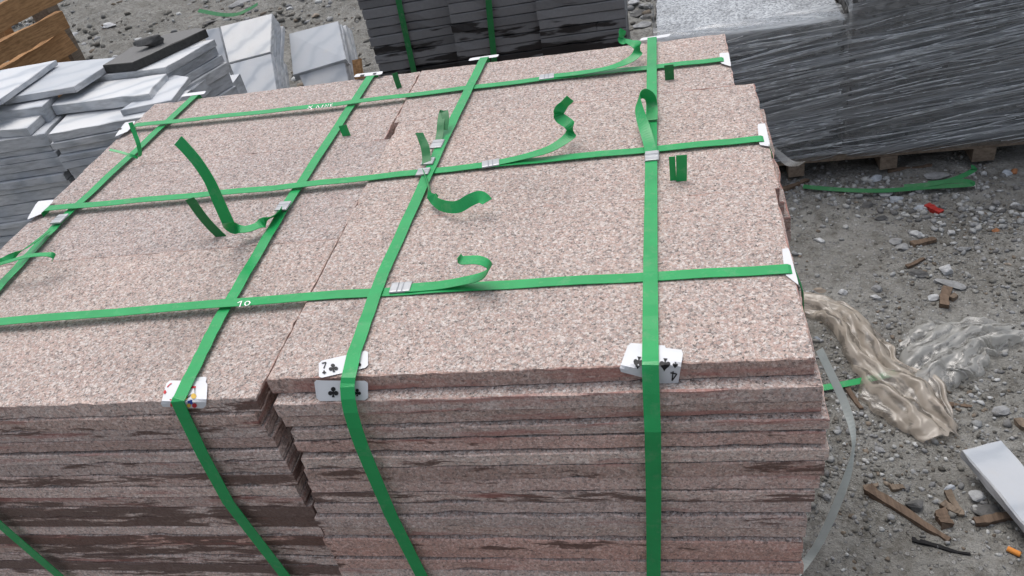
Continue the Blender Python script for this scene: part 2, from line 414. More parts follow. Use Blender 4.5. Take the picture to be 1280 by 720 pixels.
M['dslabs'] = dark_stone('charcoal_stone_broken', (.018, .018, .018), (.06, .06, .058), False)
M['wtop'] = speckle('light_grey_granite', (.20, .215, .235), (.34, .365, .395), (.47, .50, .53), 190)
M['wside'] = speckle('dark_grey_granite', (.03, .031, .031), (.105, .105, .104), (.30, .30, .295), 62)
M['wood'] = wood('crate_timber', (.26, .135, .06), (.50, .30, .15)); M['wood2'] = wood('weathered_timber', (.13, .10, .075), (.26, .21, .165))
M['wood3'] = wood('splintered_timber', (.085, .058, .042), (.21, .155, .115)); M['char'] = simple('charred_wood', (.02, .02, .021), .9, .1, .5, .003, 60)
M['soil'] = soil(); M['peb'] = pebble_mat()
for nm, c in (('st_light', (.40, .41, .42)), ('st_mid', (.23, .235, .24)), ('st_dark', (.10, .10, .10)), ('st_warm', (.26, .22, .18)), ('st_blue', (.34, .37, .41)), ('st_orange', (.28, .125, .06))):
    M[nm] = stone_mat(nm, c)
M['redp'] = simple('red_plastic', (.30, .018, .014), .5, .4, .2, 0, 30); M['orange'] = simple('orange_filter_paper', (.62, .24, .05), .7, .3, .15, 0, 50)
M['film_wrap'] = film('stretch_wrap_film', (.66, .69, .72), .18, .55, (1.2, 1.2, 16), (0, .08, 0))
M['film_wrap2'] = film('stretch_wrap_film_outer', (.66, .69, .72), .03, .36, (.8, .8, 11), (0, .15, 0))
M['film_crease'] = film('stretch_wrap_crease', (.78, .81, .84), .22, .95, (5, 5, 22), (0, .1, 0))
M['film_top'] = film('stretch_wrap_film_top', (.66, .69, .72), .12, .62, (3.0, 16, 10), (0, 0, .1))
M['film_brown'] = film('dirty_film', (.60, .535, .46), .16, .70, (9, 9, 9), (0, 0, .4), True)
M['film_clear'] = film('clear_film', (.66, .66, .64), .06, .44, (16, 16, 16), (0, 0, .3), True)

# ------------------------------------------------------------------ ground (one sheet)
def axis(parts):
    out = []
    for a, b, s in parts: out += list(np.arange(a, b - 1e-9, s))
    return np.array(out + [parts[-1][1]])
gx = axis([(-60, -8, 4), (-8, -5.6, .2), (-5.6, .05, .035), (.05, 1.75, .0095), (1.75, 8, .25), (8, 60, 4)])
gy = axis([(-40, 0, 4), (0, .7, .07), (.7, 3.1, .0115), (3.1, 7.6, .03), (7.6, 12, .2), (12, 80, 4)])
GX, GY = np.meshgrid(gx, gy); GZ = ground_h(GX, GY)
me = bpy.data.meshes.new('ground'); nx, ny = len(gx), len(gy)
co = np.stack([GX, GY, GZ], -1).reshape(-1, 3)
idx = np.arange(nx * ny).reshape(ny, nx)
fq = np.stack([idx[:-1, :-1], idx[:-1, 1:], idx[1:, 1:], idx[1:, :-1]], -1).reshape(-1, 4)
me.vertices.add(len(co)); me.vertices.foreach_set('co', co.ravel())
me.loops.add(fq.size); me.loops.foreach_set('vertex_index', fq.ravel())
me.polygons.add(len(fq)); me.polygons.foreach_set('loop_start', np.arange(0, fq.size, 4))
me.polygons.foreach_set('use_smooth', np.ones(len(fq), bool))
me.update(calc_edges=True); me.materials.append(M['soil'])
tag(link('ground', me), 'grey gritty stone yard ground of packed dirt and chippings', None, None, 'structure')
def gz(x, y): return float(ground_h(np.array([x]), np.array([y]))[0])
def gp(px, py, h=0.0):
    P = at(px, py, 0); 
    for _ in range(3): P = at(px, py, gz(P.x, P.y) + h)
    return P

# ------------------------------------------------------------------ pink granite stacks
PINK = (M['top'], M['edge'])
def stack(name, label, group, x0, x1, y0, y1, ztop, tmean, jit, xoff, yoff, mats, seed, zb=0.0, nvar=6, step=.022, rough=.0010, bev=.0012, topspec=None, cat='slab stack'):
    r = random.Random(seed); W, D = x1 - x0, y1 - y0
    root = thing(name, label, cat, ((x0 + x1) / 2, (y0 + y1) / 2, zb), 0, group)
    var = []
    for i in range(nvar):
        p = prism('slab', rect(-W / 2, W / 2, -D / 2, D / 2), 0, .02, mats, None, bev, seed * 31 + i, rough, step)
        var.append(p.data); bpy.data.objects.remove(p)
    top = prism('slab', rect(-W / 2, W / 2, -D / 2, D / 2), 0, .02, mats, None, bev * .8, seed * 77, rough * .9, step * .6); topm = top.data
    bpy.data.objects.remove(top)
    z = ztop; i = 0
    while z - zb > .006:
        t = tmean * r.uniform(.88, 1.13)
        if i == 0: t = tmean * 1.08
        if z - zb < t * 1.6: t = z - zb
        o = link('slab', topm if i == 0 else var[(i * 7 + r.randrange(3)) % nvar], root)
        o.scale.z = (t - r.choice((.0006, .0009, .0012, .0016, .0022, .0034))) / .02
        xo = xoff[i] if i < len(xoff) else xoff[-1]; yo = yoff[i] if i < len(yoff) else yoff[-1]
        j = 0 if i == 0 else jit
        flip = math.pi if (r.random() < .5 and i) else 0
        o.location = (xo + r.uniform(-j, j), yo + r.uniform(-j, j), z - zb); o.rotation_euler.z = flip + r.uniform(-1, 1) * (.004 if i else 0)
        z -= t; i += 1
    return root
RX = [0, .004, .008, .012, .012, .012, .010, .008, .004, .001, -.002, -.003, -.005, -.006, -.006, -.008, -.008]
RY = [0, -.016, -.016, -.020, -.021, -.026, -.026, -.028, -.027, -.029, -.030, -.030, -.031, -.031, -.032]
G6 = 'strapped stacks of pink granite slabs'
XS = -.482
stack('granite_slab_stack', 'nearest right pink granite slab stack, clubs and spades cards on its front edge', G6, XS, .120, .622, .950, 1.012, .0216, .0028, RX, RY, PINK, 1)
stack('granite_slab_stack', 'middle pink granite slab stack of the right column', G6, XS - .004, .126, .9505, 1.2780, 1.010, .0216, .004, [0, .010, .015, .017, .016, .014], [0], PINK, 2)
stack('granite_slab_stack', 'rear pink granite slab stack of the right column, set in at its right end', G6, XS - .014, .096, 1.2784, 1.507, 1.0095, .0216, .004, [0, .006, -.004], [0], PINK, 3)
stack('granite_slab_stack', 'nearest left pink granite slab stack, dark wet stains on its front', G6, -1.10, XS - .009, .602, .9220, 1.003, .0212, .0028, [0, -.008, -.006, -.004, 0, .002, .004, -.004, 0, .004, .002], [0, -.002, -.004, -.003, -.005, -.006], PINK, 4)
stack('granite_slab_stack', 'middle pink granite slab stack of the left column, under the tall upright strap end', G6, -1.112, XS - .008, .9222, 1.2290, 1.0034, .0216, .004, [0, .004, -.004], [0], PINK, 5)
stack('granite_slab_stack', 'pink granite slab stack at the far left of the pack, beside the marble offcuts', G6, -1.115, XS - .021, 1.2292, 1.520, 1.0034, .0216, .004, [0, .004, -.004], [0], PINK, 6)
ZT = 1.012

# ------------------------------------------------------------------ straps
SW = .0172
def seal(parent, c, t, wdir, L=.026, tall=.0028):
    c = Vector(c); t = Vector(t).normalized(); wv = Vector(wdir); wv = (wv - t * wv.dot(t)).normalized(); nn = t.cross(wv)
    if nn.z < 0: nn = -nn
    V = []; Fc = []; prof = [(-.5, -.15), (-.54, .35), (-.5, .85), (-.42, 1), (.42, 1), (.5, .85), (.54, .35), (.5, -.15)]
    for i, (s, k) in enumerate(((-.5, .9), (-.47, 1), (-.16, 1), (-.13, .72), (-.08, 1), (.08, 1), (.13, .72), (.16, 1), (.47, 1), (.5, .9))):
        for u, v in prof: V.append(c + t * L * s + wv * (SW * 1.12 * u) + nn * (tall * v * k))
    n = len(prof)
    for i in range(9):
        for k in range(n - 1): Fc.append((i * n + k, i * n + k + 1, (i + 1) * n + k + 1, (i + 1) * n + k))
    Fc.append(tuple(range(n))); Fc.append(tuple(range(9 * n, 10 * n)))
    return fix_normals(mesh_obj('seal', V, Fc, M['seal'], parent))
def T(px, py, h=.0): return at(px, py, ZT + h)

def x_strap(label, px, z, extra_l=None):
    """a strap across the pack, left to right, down both sides"""
    P = [at(x, y, ZT + z) for x, y in px]
    a, b = P[0], P[-1]
    pts = [Vector((a.x - .006, a.y, .25)), Vector((a.x - .006, a.y, .6)), Vector((a.x - .005, a.y, .985)), Vector((a.x - .003, a.y, ZT - .003 + z)), Vector((a.x + .004, a.y, ZT + z + .0005))]
    n = 26
    for i in range(1, n):
        f = i / n; k = f * (len(P) - 1); j = min(int(k), len(P) - 2); q = P[j].lerp(P[j + 1], k - j)
        pts.append(Vector((q.x, q.y, ZT + z + .0007 * math.sin(i * 1.9))))
    pts += [Vector((b.x - .004, b.y, ZT + z + .0005)), Vector((b.x + .003, b.y, ZT - .003 + z)), Vector((b.x + .012, b.y, .985)), Vector((b.x + .017, b.y, .9)), Vector((b.x + .017, b.y, .25))]
    o = ribbon('packing_strap', pts, Vector((0, 1, 0)), SW, M['green'], None, .0009, 1)
    return tag(o, label, 'strap', 'green straps binding the granite pack')
S3 = x_strap('green strap crossing the pack nearest the front, marked with a white handwritten 10', [(-118, 409), (0, 402), (380, 371), (660, 354), (990, 336)], .0022)
S2 = x_strap('green strap crossing the middle of the pack from left edge to right', [(56, 261), (330, 236), (610, 206), (955, 173)], .0022)
S1 = x_strap('green strap crossing the pack nearest the back edge, with small white marks', [(166, 157), (410, 131), (690, 97), (905, 74)], .0022)

def y_strap(label, px, zz, front, back_y=None):
    """a strap running front to back: px on the top, front = points down the front face"""
    P = [at(x, y, ZT + zz) for x, y in px]
    pts = []
    b = P[0]
    pts += [Vector((b.x, b.y + .014, .5)), Vector((b.x, b.y + .014, .985)), Vector((b.x, b.y + .004, ZT - .001 + zz)), Vector((b.x, b.y - .004, ZT + zz))]
    n = 26
    for i in range(1, n):
        f = i / n; k = f * (len(P) - 1); j = min(int(k), len(P) - 2); q = P[j].lerp(P[j + 1], k - j)
        pts.append(Vector((q.x, q.y, ZT + zz + .0007 * math.sin(i * 2.3 + 1))))
    pts += front
    o = ribbon('packing_strap', pts, Vector((1, 0, 0)), SW, M['green'], None, .0009, 1)
    return tag(o, label, 'strap', 'green straps binding the granite pack')
ZY = .0042
def XF(px, Y, Z):
    """the point at depth Y and height Z that stands under image column px"""
    k = ROWS[0] * F - ROWS[2] * (px - 640); q = Vector((0, Y, Z)) - CAM
    return Vector((-(q.dot(k)) / k.x, Y, Z))
def FR(lst, Y): return [atY(x, y, Y) for x, y in lst]
e = at(813, 468, ZT)
SD = y_strap('green strap running front to back on the right, down over the four of spades card', [(815, 47), (814, 200), (813, 330), (813, 462)], ZY,
    [XF(813, .6205, ZT + .0058), XF(813, .6165, ZT + .0048), XF(813, .6142, ZT + .0005), XF(814, .6025, ZT - .023), XF(815, .593, ZT - .045)] + FR([(816, 540), (817, 620), (817, 760), (817, 900)], .585) + [Vector((-.065, .585, .2))])
SC = y_strap('green strap running front to back with three seals, over the clubs cards', [(605, 72), (550, 184), (475, 350), (438, 455)], ZY,
    [XF(437, .622, ZT + .0058), XF(435.5, .615, ZT + .005), XF(434.5, .6105, ZT + .0005)] + [atY(*q) for q in ((434.2, 484, .6065), (435.2, 499, .5985), (438.5, 516, .592), (444, 535, .588), (452, 558, .585), (464, 587, .584), (489, 645, .583), (528, 722, .583), (600, 860, .583))] + [Vector((-.43, .583, .2))])
SB = y_strap('green strap running front to back left of the slab joint, down over the court card', [(465, 92), (354, 262), (270, 405), (232, 482)], ZY - .0065,
    [XF(226, .6045, ZT - .003), XF(223, .5992, ZT - .004)] + [Vector((XF(222, .5972, ZT - .0065).x + a, b, c)) for a, b, c in ((0, .5972, ZT - .0065), (-.0008, .595, ZT - .03), (-.002, .590, ZT - .09), (-.004, .587, ZT - .18))] + FR([(360, 725), (430, 845)], .586) + [Vector((-.61, .586, .2))])
SA = y_strap('green strap running front to back along the left edge of the pack', [(244, 119), (75, 276), (0, 357), (-130, 500)], ZY - .0065,
    [Vector((at(-150, 522, ZT - .006).x, .602, ZT - .003)), Vector((at(-150, 522, ZT).x, .597, ZT - .010))] + FR([(-100, 568), (0, 656), (73, 719), (180, 815)], .586) + [Vector((-.95, .586, .2))])

def seal_px(parent, p, q, h, wdir, L=.026):
    a = T(*p, h); b = T(*q, h); return seal(parent, (a + b) / 2, b - a, wdir, L)
Xd, Yd, Zd = Vector((1, 0, 0)), Vector((0, 1, 0)), Vector((0, 0, 1))
seal_px(S3, (489, 361), (514, 359), .0026, Yd, .027); seal_px(S2, (602, 207), (625, 203), .0026, Yd, .027); seal_px(S1, (673, 98), (694, 95), .0026, Yd, .027)
seal_px(SD, (815, 203), (815, 189), .0046, Xd, .027)
seal_px(SC, (542, 190), (551, 172), .0046, Xd, .027); seal_px(SC, (532, 209), (538, 196), .0046, Xd, .020); seal_px(SC, (526, 222), (532, 209), .0052, Xd, .020)
seal_px(SB, (349, 266), (359, 251), .001, Xd, .024); seal_px(SA, (66, 283), (83, 266), .001, Xd, .027)

def tail(parent, pts, wd, seed=0, name='loose_end', mat=None, wdt=SW):
    P = [T(x, y, h) for x, y, h in pts]
    return ribbon(name, P, wd, wdt, mat or M['green'], parent, .0008, 7, 0, seed)
# crossing straps: ends left long and curled
tail(S3, [(508, 360, .0036), (545, 357, .0042), (575, 352, .009), (600, 346, .018), (611, 338, .030), (610, 330, .040), (597, 325, .046), (578, 325, .045), (574, 320, .050)],
     [Yd, Yd, Yd, Yd, Yd + Xd * .2, Yd, Yd, Yd, Yd])
tail(S2, [(618, 204, .0036), (650, 197, .006), (685, 187, .013), (707, 174, .022), (715, 164, .030), (711, 155, .036), (700, 147, .042), (699, 139, .050), (705, 131, .058), (713, 123, .066)],
     [Yd, Yd, Yd + Zd * .2, Yd + Zd * .5, Zd + Yd * .6, Yd + Zd * .6, Yd + Zd, Zd + Yd * .4, Zd + Xd * .5, Zd + Xd * .6])
tail(S1, [(690, 95, .0036), (725, 91, .006), (760, 85, .010), (785, 76, .016), (797, 66, .024), (797, 57, .030), (786, 52, .032), (778, 51, .034), (777, 44, .042), (779, 37, .050)],
     [Yd, Yd, Yd, Yd + Zd * .3, Yd + Zd * .6, Yd + Zd * .5, Yd, Yd + Zd * .5, Zd + Yd * .3, Zd])
tail(SD, [(814, 193, .0056), (811, 178, .008), (805, 158, .016), (799, 138, .026), (798, 124, .034), (804, 117, .037), (812, 121, .030), (815, 132, .016), (815, 150, .008)],
     [Xd, Xd, Xd + Zd * .3, Xd * .8 + Zd * .8, Xd * .4 + Zd, Xd * .5 + Zd, Xd + Zd * .4, Xd, Xd])
tail(SC, [(548, 176, .0056), (550, 165, .012), (551, 152, .022), (553, 141, .028), (556, 140, .030), (557, 150, .022), (555, 162, .012)],
     [Xd + Yd * .3] * 7, 0, 'loose_end', M['dgreen'], .012)
tail(SC, [(533, 205, .006), (533, 195, .012), (531, 183, .022), (527, 173, .030), (524, 166, .036)], [Xd + Yd * .7] * 3 + [Yd + Xd * .4] * 2, 0, 'loose_end', M['dgreen'], .014)
tail(SC, [(531, 216, .006), (535, 228, .010), (539, 242, .012), (548, 255, .016), (570, 259, .022), (588, 250, .028), (600, 246, .030), (609, 252, .026)],
     [ROWS[2] + Yd * .1, ROWS[2] + Yd * .05, ROWS[2] + Zd * .15, Yd * .6 + Zd, Yd * .5 + Zd, Yd * .6 + Zd, Yd + Zd * .8, Yd + Zd * .2])
tail(SB, [(352, 263, .002), (343, 269, .004), (328, 279, .008), (310, 286, .010), (296, 286, .014), (287, 282, .026), (285, 278, .045)] , [Xd * .4 + Yd, Yd + Xd * .5, Yd + Xd * .4, Yd + Xd * .2, Yd * .9 + Xd * .4, Xd * .7 + Yd * .6, Xd + Yd * .3])
b0 = T(285, 278, .045)
ribbon('loose_end', [b0, b0 + Vector((-.001, .002, .035)), b0 + Vector((-.003, .006, .065)), b0 + Vector((-.012, .012, .092)), b0 + Vector((-.024, .018, .112)), b0 + Vector((-.033, .022, .124))], [Xd + Yd * .3, Xd + Yd * .2, Xd, Xd, Xd, Xd], SW, M['green'], SB, .0008, 7)
tail(SA, [(60, 290, .003), (30, 312, .012), (-4, 330, .020), (10, 327, .030), (35, 320, .032), (58, 318, .030), (67, 320, .024), (66, 325, .018)], [Yd + Xd, Yd + Xd * .5, Yd, Yd, Yd, Yd, Yd + Zd * .3, Yd + Zd * .3], 0, 'loose_end', None, .010)
tail(SA, [(137, 187, .030), (150, 190, .024), (163, 194, .016), (172, 197, .006)], [Zd * .25 + Yd] * 4, 0, 'loose_end', M['green'], .006)
tail(SA, [(172, 197, .006), (175, 193, .010), (173, 180, .028), (168, 166, .046), (163, 153, .064)], [Yd + Xd * .3] * 5, 0, 'loose_end', M['green'], .009)

# handwriting on the straps
def stroke(name, pts, wid, mat, parent, h):
    """a pen line drawn through pixel points lying on the strap"""
    P = [at(x, y, ZT + h) for x, y in pts]; V = []; Fc = []
    for i, q in enumerate(P):
        t = (P[min(i + 1, len(P) - 1)] - P[max(i - 1, 0)]).normalized(); s = Vector((-t.y, t.x, 0)) * wid / 2
        V += [q - s, q + s]
    for i in range(len(P) - 1): Fc.append((2 * i, 2 * i + 1, 2 * i + 3, 2 * i + 2))
    return mesh_obj(name, V, Fc, mat, parent)
hw = .0042
stroke('handwriting', [(297, 378.5), (300, 377), (302, 376.2), (301, 379), (299.5, 383.5)], .0016, M['chalk'], S3, hw)
stroke('handwriting', [(309, 376.5), (306.5, 378), (306, 380.5), (307.5, 382), (310.5, 381), (312.5, 378.5), (311.5, 376.7), (309, 376.5)], .0016, M['chalk'], S3, hw)
for q in ([(384, 136), (391, 132)], [(386, 132.5), (390, 136)], [(395, 135), (397, 131.5), (399, 134.8)], [(402, 134.5), (404, 131)], [(406, 134), (407, 130.5), (409.5, 133.5), (411, 130)], [(416, 129.5), (413.5, 130), (413, 133), (415.5, 132.6)], [(413.3, 131.4), (415.6, 131)]):
    stroke('handwriting', q, .0016, M['chalk'], S1, .0040)

# stubs of strap tucked into the joints
def stub(label, base, h, wid, lean=(0, 0), mat='dgreen', wdir=Xd):
    b = T(*base, -.02); tpt = b + Vector((lean[0], lean[1], h + .02))
    o = ribbon('strap_stub', [b, b.lerp(tpt, .5) + Vector((lean[0] * .15, 0, 0)), tpt], wdir, wid, M[mat], None, .0008, 4)
    return tag(o, label, 'strap offcut', 'strap stubs tucked into the slab joints')
stub('green strap stub with shade painted in, leaning left from the joint, below the tall upright strap tail', (284, 303), .060, .0165, (-.030, .004))  # darker green paints in the shade of a face turned from the sky
stub('short green strap stub standing just right of the strap marked by the back joint', (437, 177), .012, .0155, (-.004, .002), 'green')
stub('small square dark green strap stub near the back right corner of the pack', (838, 112), .024, .0155, (0, .002))
stub('narrow dull green strap stub, left of a touching pair near the right edge', (842, 240), .034, .0085, (.001, .004), 'green')
stub('wider green strap stub, right of a touching pair near the right edge', (851, 241), .037, .0145, (.004, .004), 'green')
stub('tiny dark green strap stub poking from the joint behind the back cross strap', (502, 117), .022, .011, (-.004, .004), 'dgreen', Xd + Yd * .6)

# ------------------------------------------------------------------ playing cards
def surf(yf, e=.0012, xr=None, zt=ZT, dx=0):
    """card lying on the top of a slab and bent down over its front (y = yf) or right (x = xr) face"""
    def f(px, py, k=0.0):
        P = at(px, py, zt + e + k)
        if yf is not None and P.y < yf - e - k: P = atY(px, py, yf - e - k)
        if xr is not None and P.x > xr + e + k:
            d = ray(px, py); P = CAM + d * ((xr + e + k) / d.x)
        return P
    return f
def card(label, quad, sf, n=(9, 9), parent=None, name='playing_card', k=0.0, mat='card'):
    """quad: pixel corners back-left, back-right, front-right, front-left"""
    a, b, c, d = [Vector(q) for q in quad]; V = []; Fc = []
    rc = .10
    for lay in (k, k + .0005):
        for j in range(n[1] + 1):
            v = j / n[1]
            ins = rc * (1 - math.sqrt(max(0, 1 - max(0, (abs(v - .5) - .5 + rc) / rc) ** 2))) * .6
            for i in range(n[0] + 1):
                u = ins + (i / n[0]) * (1 - 2 * ins)
                q = (a * (1 - u) + b * u) * (1 - v) + (d * (1 - u) + c * u) * v
                V.append(sf(q.x, q.y, lay))
    W = n[0] + 1; N = W * (n[1] + 1)
    for j in range(n[1]):
        for i in range(n[0]):
            p = j * W + i
            Fc.append((p, p + 1, p + W + 1, p + W)); Fc.append((N + p, N + p + W, N + p + W + 1, N + p + 1))
    edge = [i for i in range(W)] + [j * W + n[0] for j in range(1, n[1] + 1)] + [n[1] * W + i for i in range(n[0] - 1, -1, -1)] + [j * W for j in range(n[1] - 1, 0, -1)]
    for i in range(len(edge)):
        p, q = edge[i], edge[(i + 1) % len(edge)]; Fc.append((p, N + p, N + q, q))
    o = fix_normals(mesh_obj(name, V, Fc, M[mat], parent))
    if label: tag(o, label, 'playing card', 'playing cards protecting the pack edges')
    return o
def mark(parent, sf, polys, mat, name='pip', k=.0009):
    V = []; Fc = []
    for n_, poly in enumerate(polys):
        s = len(V); c = sum((Vector(q) for q in poly), Vector((0, 0))) / len(poly)
        kk = k + .0003 + .00006 * n_
        V.append(sf(c.x, c.y, kk)); V += [sf(q[0], q[1], kk) for q in poly]
        for i in range(len(poly)): Fc.append((s, s + 1 + i, s + 1 + (i + 1) % len(poly)))
    return mesh_obj(name, V, Fc, M[mat], parent)
def circ(x, y, r, n=14, sy=1.0): return [(x + r * math.cos(t * 2 * math.pi / n), y + r * sy * math.sin(t * 2 * math.pi / n)) for t in range(n)]
def club(x, y, s, rot=0, sy=.85):
    cs, sn = math.cos(rot), math.sin(rot)
    R = lambda u, v: (x + s * (u * cs - v * sn), y + s * sy * (u * sn + v * cs))
    out = [circ(*R(0, -.5), s * .40, 14, sy), circ(*R(-.48, .22), s * .40, 14, sy), circ(*R(.48, .22), s * .40, 14, sy)]
    out.append([R(-.09, -.1), R(.09, -.1), R(.12, .5), R(.26, .95), R(-.26, .95), R(-.12, .5)]); out.append([R(-.3, .1), R(0, -.25), R(.3, .1), R(0, .3)]); return out
def spade(x, y, s, rot=0, sy=.85):
    cs, sn = math.cos(rot), math.sin(rot)
    R = lambda u, v: (x + s * (u * cs - v * sn), y + s * sy * (u * sn + v * cs))
    out = [[R(0, -1), R(.22, -.62), R(.62, -.2), R(.78, .12), R(.72, .42), R(.45, .55), R(.18, .42), R(0, .3), R(-.18, .42), R(-.45, .55), R(-.72, .42), R(-.78, .12), R(-.62, -.2), R(-.22, -.62)]]
    out.append([R(-.08, .2), R(.08, .2), R(.12, .6), R(.32, .98), R(-.32, .98), R(-.12, .6)]); return out
def pen(pts, wid):
    out = []
    for (x0, y0), (x1, y1) in zip(pts, pts[1:]):
        L = math.hypot(x1 - x0, y1 - y0); nx_, ny_ = -(y1 - y0) / L * wid / 2, (x1 - x0) / L * wid / 2
        out.append([(x0 + nx_, y0 + ny_), (x1 + nx_, y1 + ny_), (x1 - nx_, y1 - ny_), (x0 - nx_, y0 - ny_)])
    return out
YF = .6205
# four of spades with a plain card under it
s4 = surf(YF, .0012)
card('white card showing one spade, left of the strap, partly under the four of spades', [(786, 428.5), (834, 432), (826, 478), (773, 464)], s4)
o = card('four of spades card bent over the front edge, right of the strap', [(813, 432.5), (854.5, 437.5), (847, 484.5), (806, 477)], s4, k=.0011)
mark(o, s4, spade(831, 456, 8.8, math.pi + .1, .95), 'black', k=.0019); mark(o, s4, spade(844, 456.5, 4.4, math.pi + .1, .95), 'black', k=.0019)
mark(o, s4, pen([(838.0, 466.0), (846.0, 467.6), (840.0, 476.0), (841.4, 464.2)], 1.6) + pen([(843.0, 473), (841.2, 465.4)], .01), 'black', 'index', .0019)
o2 = [q for q in COL.objects if q.get('label', '').startswith('white card showing one spade')][0]
mark(o2, s4, spade(798, 453.5, 8.4, math.pi + .15, .95), 'black')
# clubs
s7 = surf(YF, .0012)
o = card('seven of clubs card, tilted on top of the front edge under the strap', [(398.5, 451.5), (460, 437.5), (460, 459), (398.5, 473)], s7)
mark(o, s7, pen([(402.3, 454), (407.6, 452.8), (404.6, 460.4)], 1.35), 'black', 'index'); mark(o, s7, club(405.2, 465, 2.9, -.1), 'black'); mark(o, s7, club(416.5, 459.5, 6.6, -.15), 'black'); mark(o, s7, club(446.5, 455, 5.6, -.15), 'black')
def sv(px, py, k=0.0):          # leaning from the top slab's arris to the slab below
    d = ray(px, py); g = .44; y0 = .6025 - .0012 - k
    t = (y0 + (CAM.z - .975) * g) / (d.y - d.z * g); return CAM + d * t
card('plain white card edge peeking left from behind the lower clubs card', [(392.5, 475), (440, 477), (442, 500.5), (396, 500.5)], sv)
o = card('white clubs card on the front face just below the seven of clubs', [(398, 475.5), (460, 476), (460, 500), (396.5, 501.5)], sv, k=.0009)
mark(o, sv, club(416.5, 490, 7.4, math.pi * 0, .95), 'black', k=.0016); mark(o, sv, club(446.5, 490.5, 5.4, 0, .95), 'black', k=.0016)
# court card
YL = .601
sk = surf(YL, .0012, None, 1.0035)
card('white card folded under the court card at the left front edge', [(229, 473), (258.5, 470.5), (255.5, 489), (214, 493)], sk)
o = card('court card with coloured figure, folded over the left front edge', [(209, 475.5), (259.5, 476.5), (257.5, 510.5), (200, 508.5)], sk, k=.001)
mark(o, sk, [[(204, 490), (206.5, 487), (208.2, 490), (205.7, 493)]], 'red', k=.0018); mark(o, sk, pen([(209, 484), (212, 480.5), (214.5, 479)], 1.2), 'red', 'index', .0018)
mark(o, sk, [[(231, 483), (245, 482.5), (244.5, 485), (230, 485.5)]], 'red', 'figure', .0018)
mark(o, sk, [circ(231, 496, 4), circ(242, 495, 3.4), [(226, 490), (234, 487), (236, 491), (228, 494)], circ(236, 507, 2.6)], 'yellow', 'figure', .0018)
mark(o, sk, [[(234, 501), (240, 499.5), (241, 505), (235, 506.5)], circ(229, 503, 1.8)], 'blue', 'figure', .0019)
mark(o, sk, [circ(243, 507, 3), circ(230, 508, 2.2), [(212, 499), (215, 499), (216, 508.5), (213, 508.5)]], 'red', 'figure', .0020)
mark(o, sk, pen([(243.5, 485), (244, 506)], .9) + pen([(228, 492), (233, 498), (239, 493)], .9) + pen([(215, 500), (216.5, 507)], 1.5), 'black', 'figure', .0021)
# right edge
for lab, q, xr in (('creased white card on the right edge at the front cross strap', [(977.5, 311), (986, 310), (999, 357), (981, 343)], .121),
                   ('white card on the right edge at the middle cross strap, its corner bent down', [(947, 155), (956.5, 154), (963, 183), (949, 181)], .127),
                   ('white card at the back right corner under the rear cross strap', [(899, 66.5), (911, 65.5), (914, 83), (901, 79)], .097)):
    card(lab, q, surf(None, .0008, xr))
q = at(958, 181, ZT)
tag(ribbon('film_scrap', [q + Vector((.004, 0, .001)), q + Vector((.016, -.008, -.012)), q + Vector((.030, -.020, -.022)), q + Vector((.044, -.034, -.016))], [Yd, Yd + Xd * .4, Yd + Xd, Xd + Yd], .016, M['film_clear'], None, .0004, 5), 'small curl of clear film hanging from the right edge by the middle strap', 'film')
# left edge and back edge
for lab, q in (('white card with black print at the left edge under the middle strap', [(47, 251.5), (68.5, 249.5), (52, 267), (33, 275)]),
               ('white card at the left edge under the rear strap, by thin strap ends', [(156, 153), (170, 151), (160, 164), (143, 171)]),
               ('white card on the back edge under the strap nearest the left edge', [(230, 117), (258, 113.5), (255, 117.5), (226, 121)]),
               ('white card on the back edge left of the black slab stack', [(445, 92.5), (479, 88.8), (477, 93.0), (442, 96.5)]),
               ('white card on the back edge in front of the black slab stack', [(588, 72.6), (624, 67.6), (622, 71.0), (585, 76.2)]),
               ('white card on the back edge beside the wrapped light grey stone', [(802, 47.5), (839, 41.8), (836, 45.6), (799, 51.0)])):
    o = card(lab, q, surf(None, .001, None, ZT - .003), (6, 6))
    if lab.startswith('white card with small black'):
        sl = surf(None, .001, None, ZT - .003); mark(o, sl, [[(54, 254.5), (57, 252.5), (58.5, 254.5), (56, 256)], [(59, 254), (62, 252), (63, 254), (61, 255.5)]], 'black')
    if 'left of the black' in lab or 'thin strap ends' in lab:
        sl = surf(None, .001, None, ZT - .003); c0 = sum((Vector(z) for z in q), Vector((0, 0))) / 4
        mark(o, sl, [[(c0.x - 10, c0.y + .8), (c0.x - 5, c0.y), (c0.x - 6, c0.y + 2), (c0.x - 11, c0.y + 2.6)], [(c0.x + 6, c0.y - 1.4), (c0.x + 10, c0.y - 2), (c0.x + 9, c0.y), (c0.x + 5, c0.y + .4)]], 'black')

# ------------------------------------------------------------------ black basalt stacks behind
def col_stack(name, label, group, xL, xR, yf, depth, zt, pitch, yaw, mats, seed, cat='slab stack', jit=.004, split=None):
    r = random.Random(seed); W = xR - xL
    root = thing(name, label, cat, ((xL + xR) / 2, yf + depth / 2, 0), yaw, group)
    var = []
    for i in range(4):
        p = prism('slab', rect(-W / 2, W / 2, -depth / 2, depth / 2), 0, pitch, mats, None, .0022, seed * 13 + i, .0015, .04); var.append(p.data); bpy.data.objects.remove(p)
    z = zt; i = 0
    while z > .004:
        t = min(pitch * r.uniform(.9, 1.12), z)
        if i == split:
            for a, b in ((-W / 2, W * .16), (W * .165, W / 2)):
                p = prism('slab', rect(a, b, -depth / 2, depth / 2), z, t - .002, mats, root, .0022, seed + 9, .0015, .04)
        else:
            o = link('slab', var[r.randrange(4)], root); o.scale.z = (t - .0022) / pitch
            o.location = (r.uniform(-jit, jit), r.uniform(-jit, jit), z); o.rotation_euler.z = r.uniform(-.008, .008)
        z -= t; i += 1
    return root
GB = 'black stone slab stacks behind the pack'
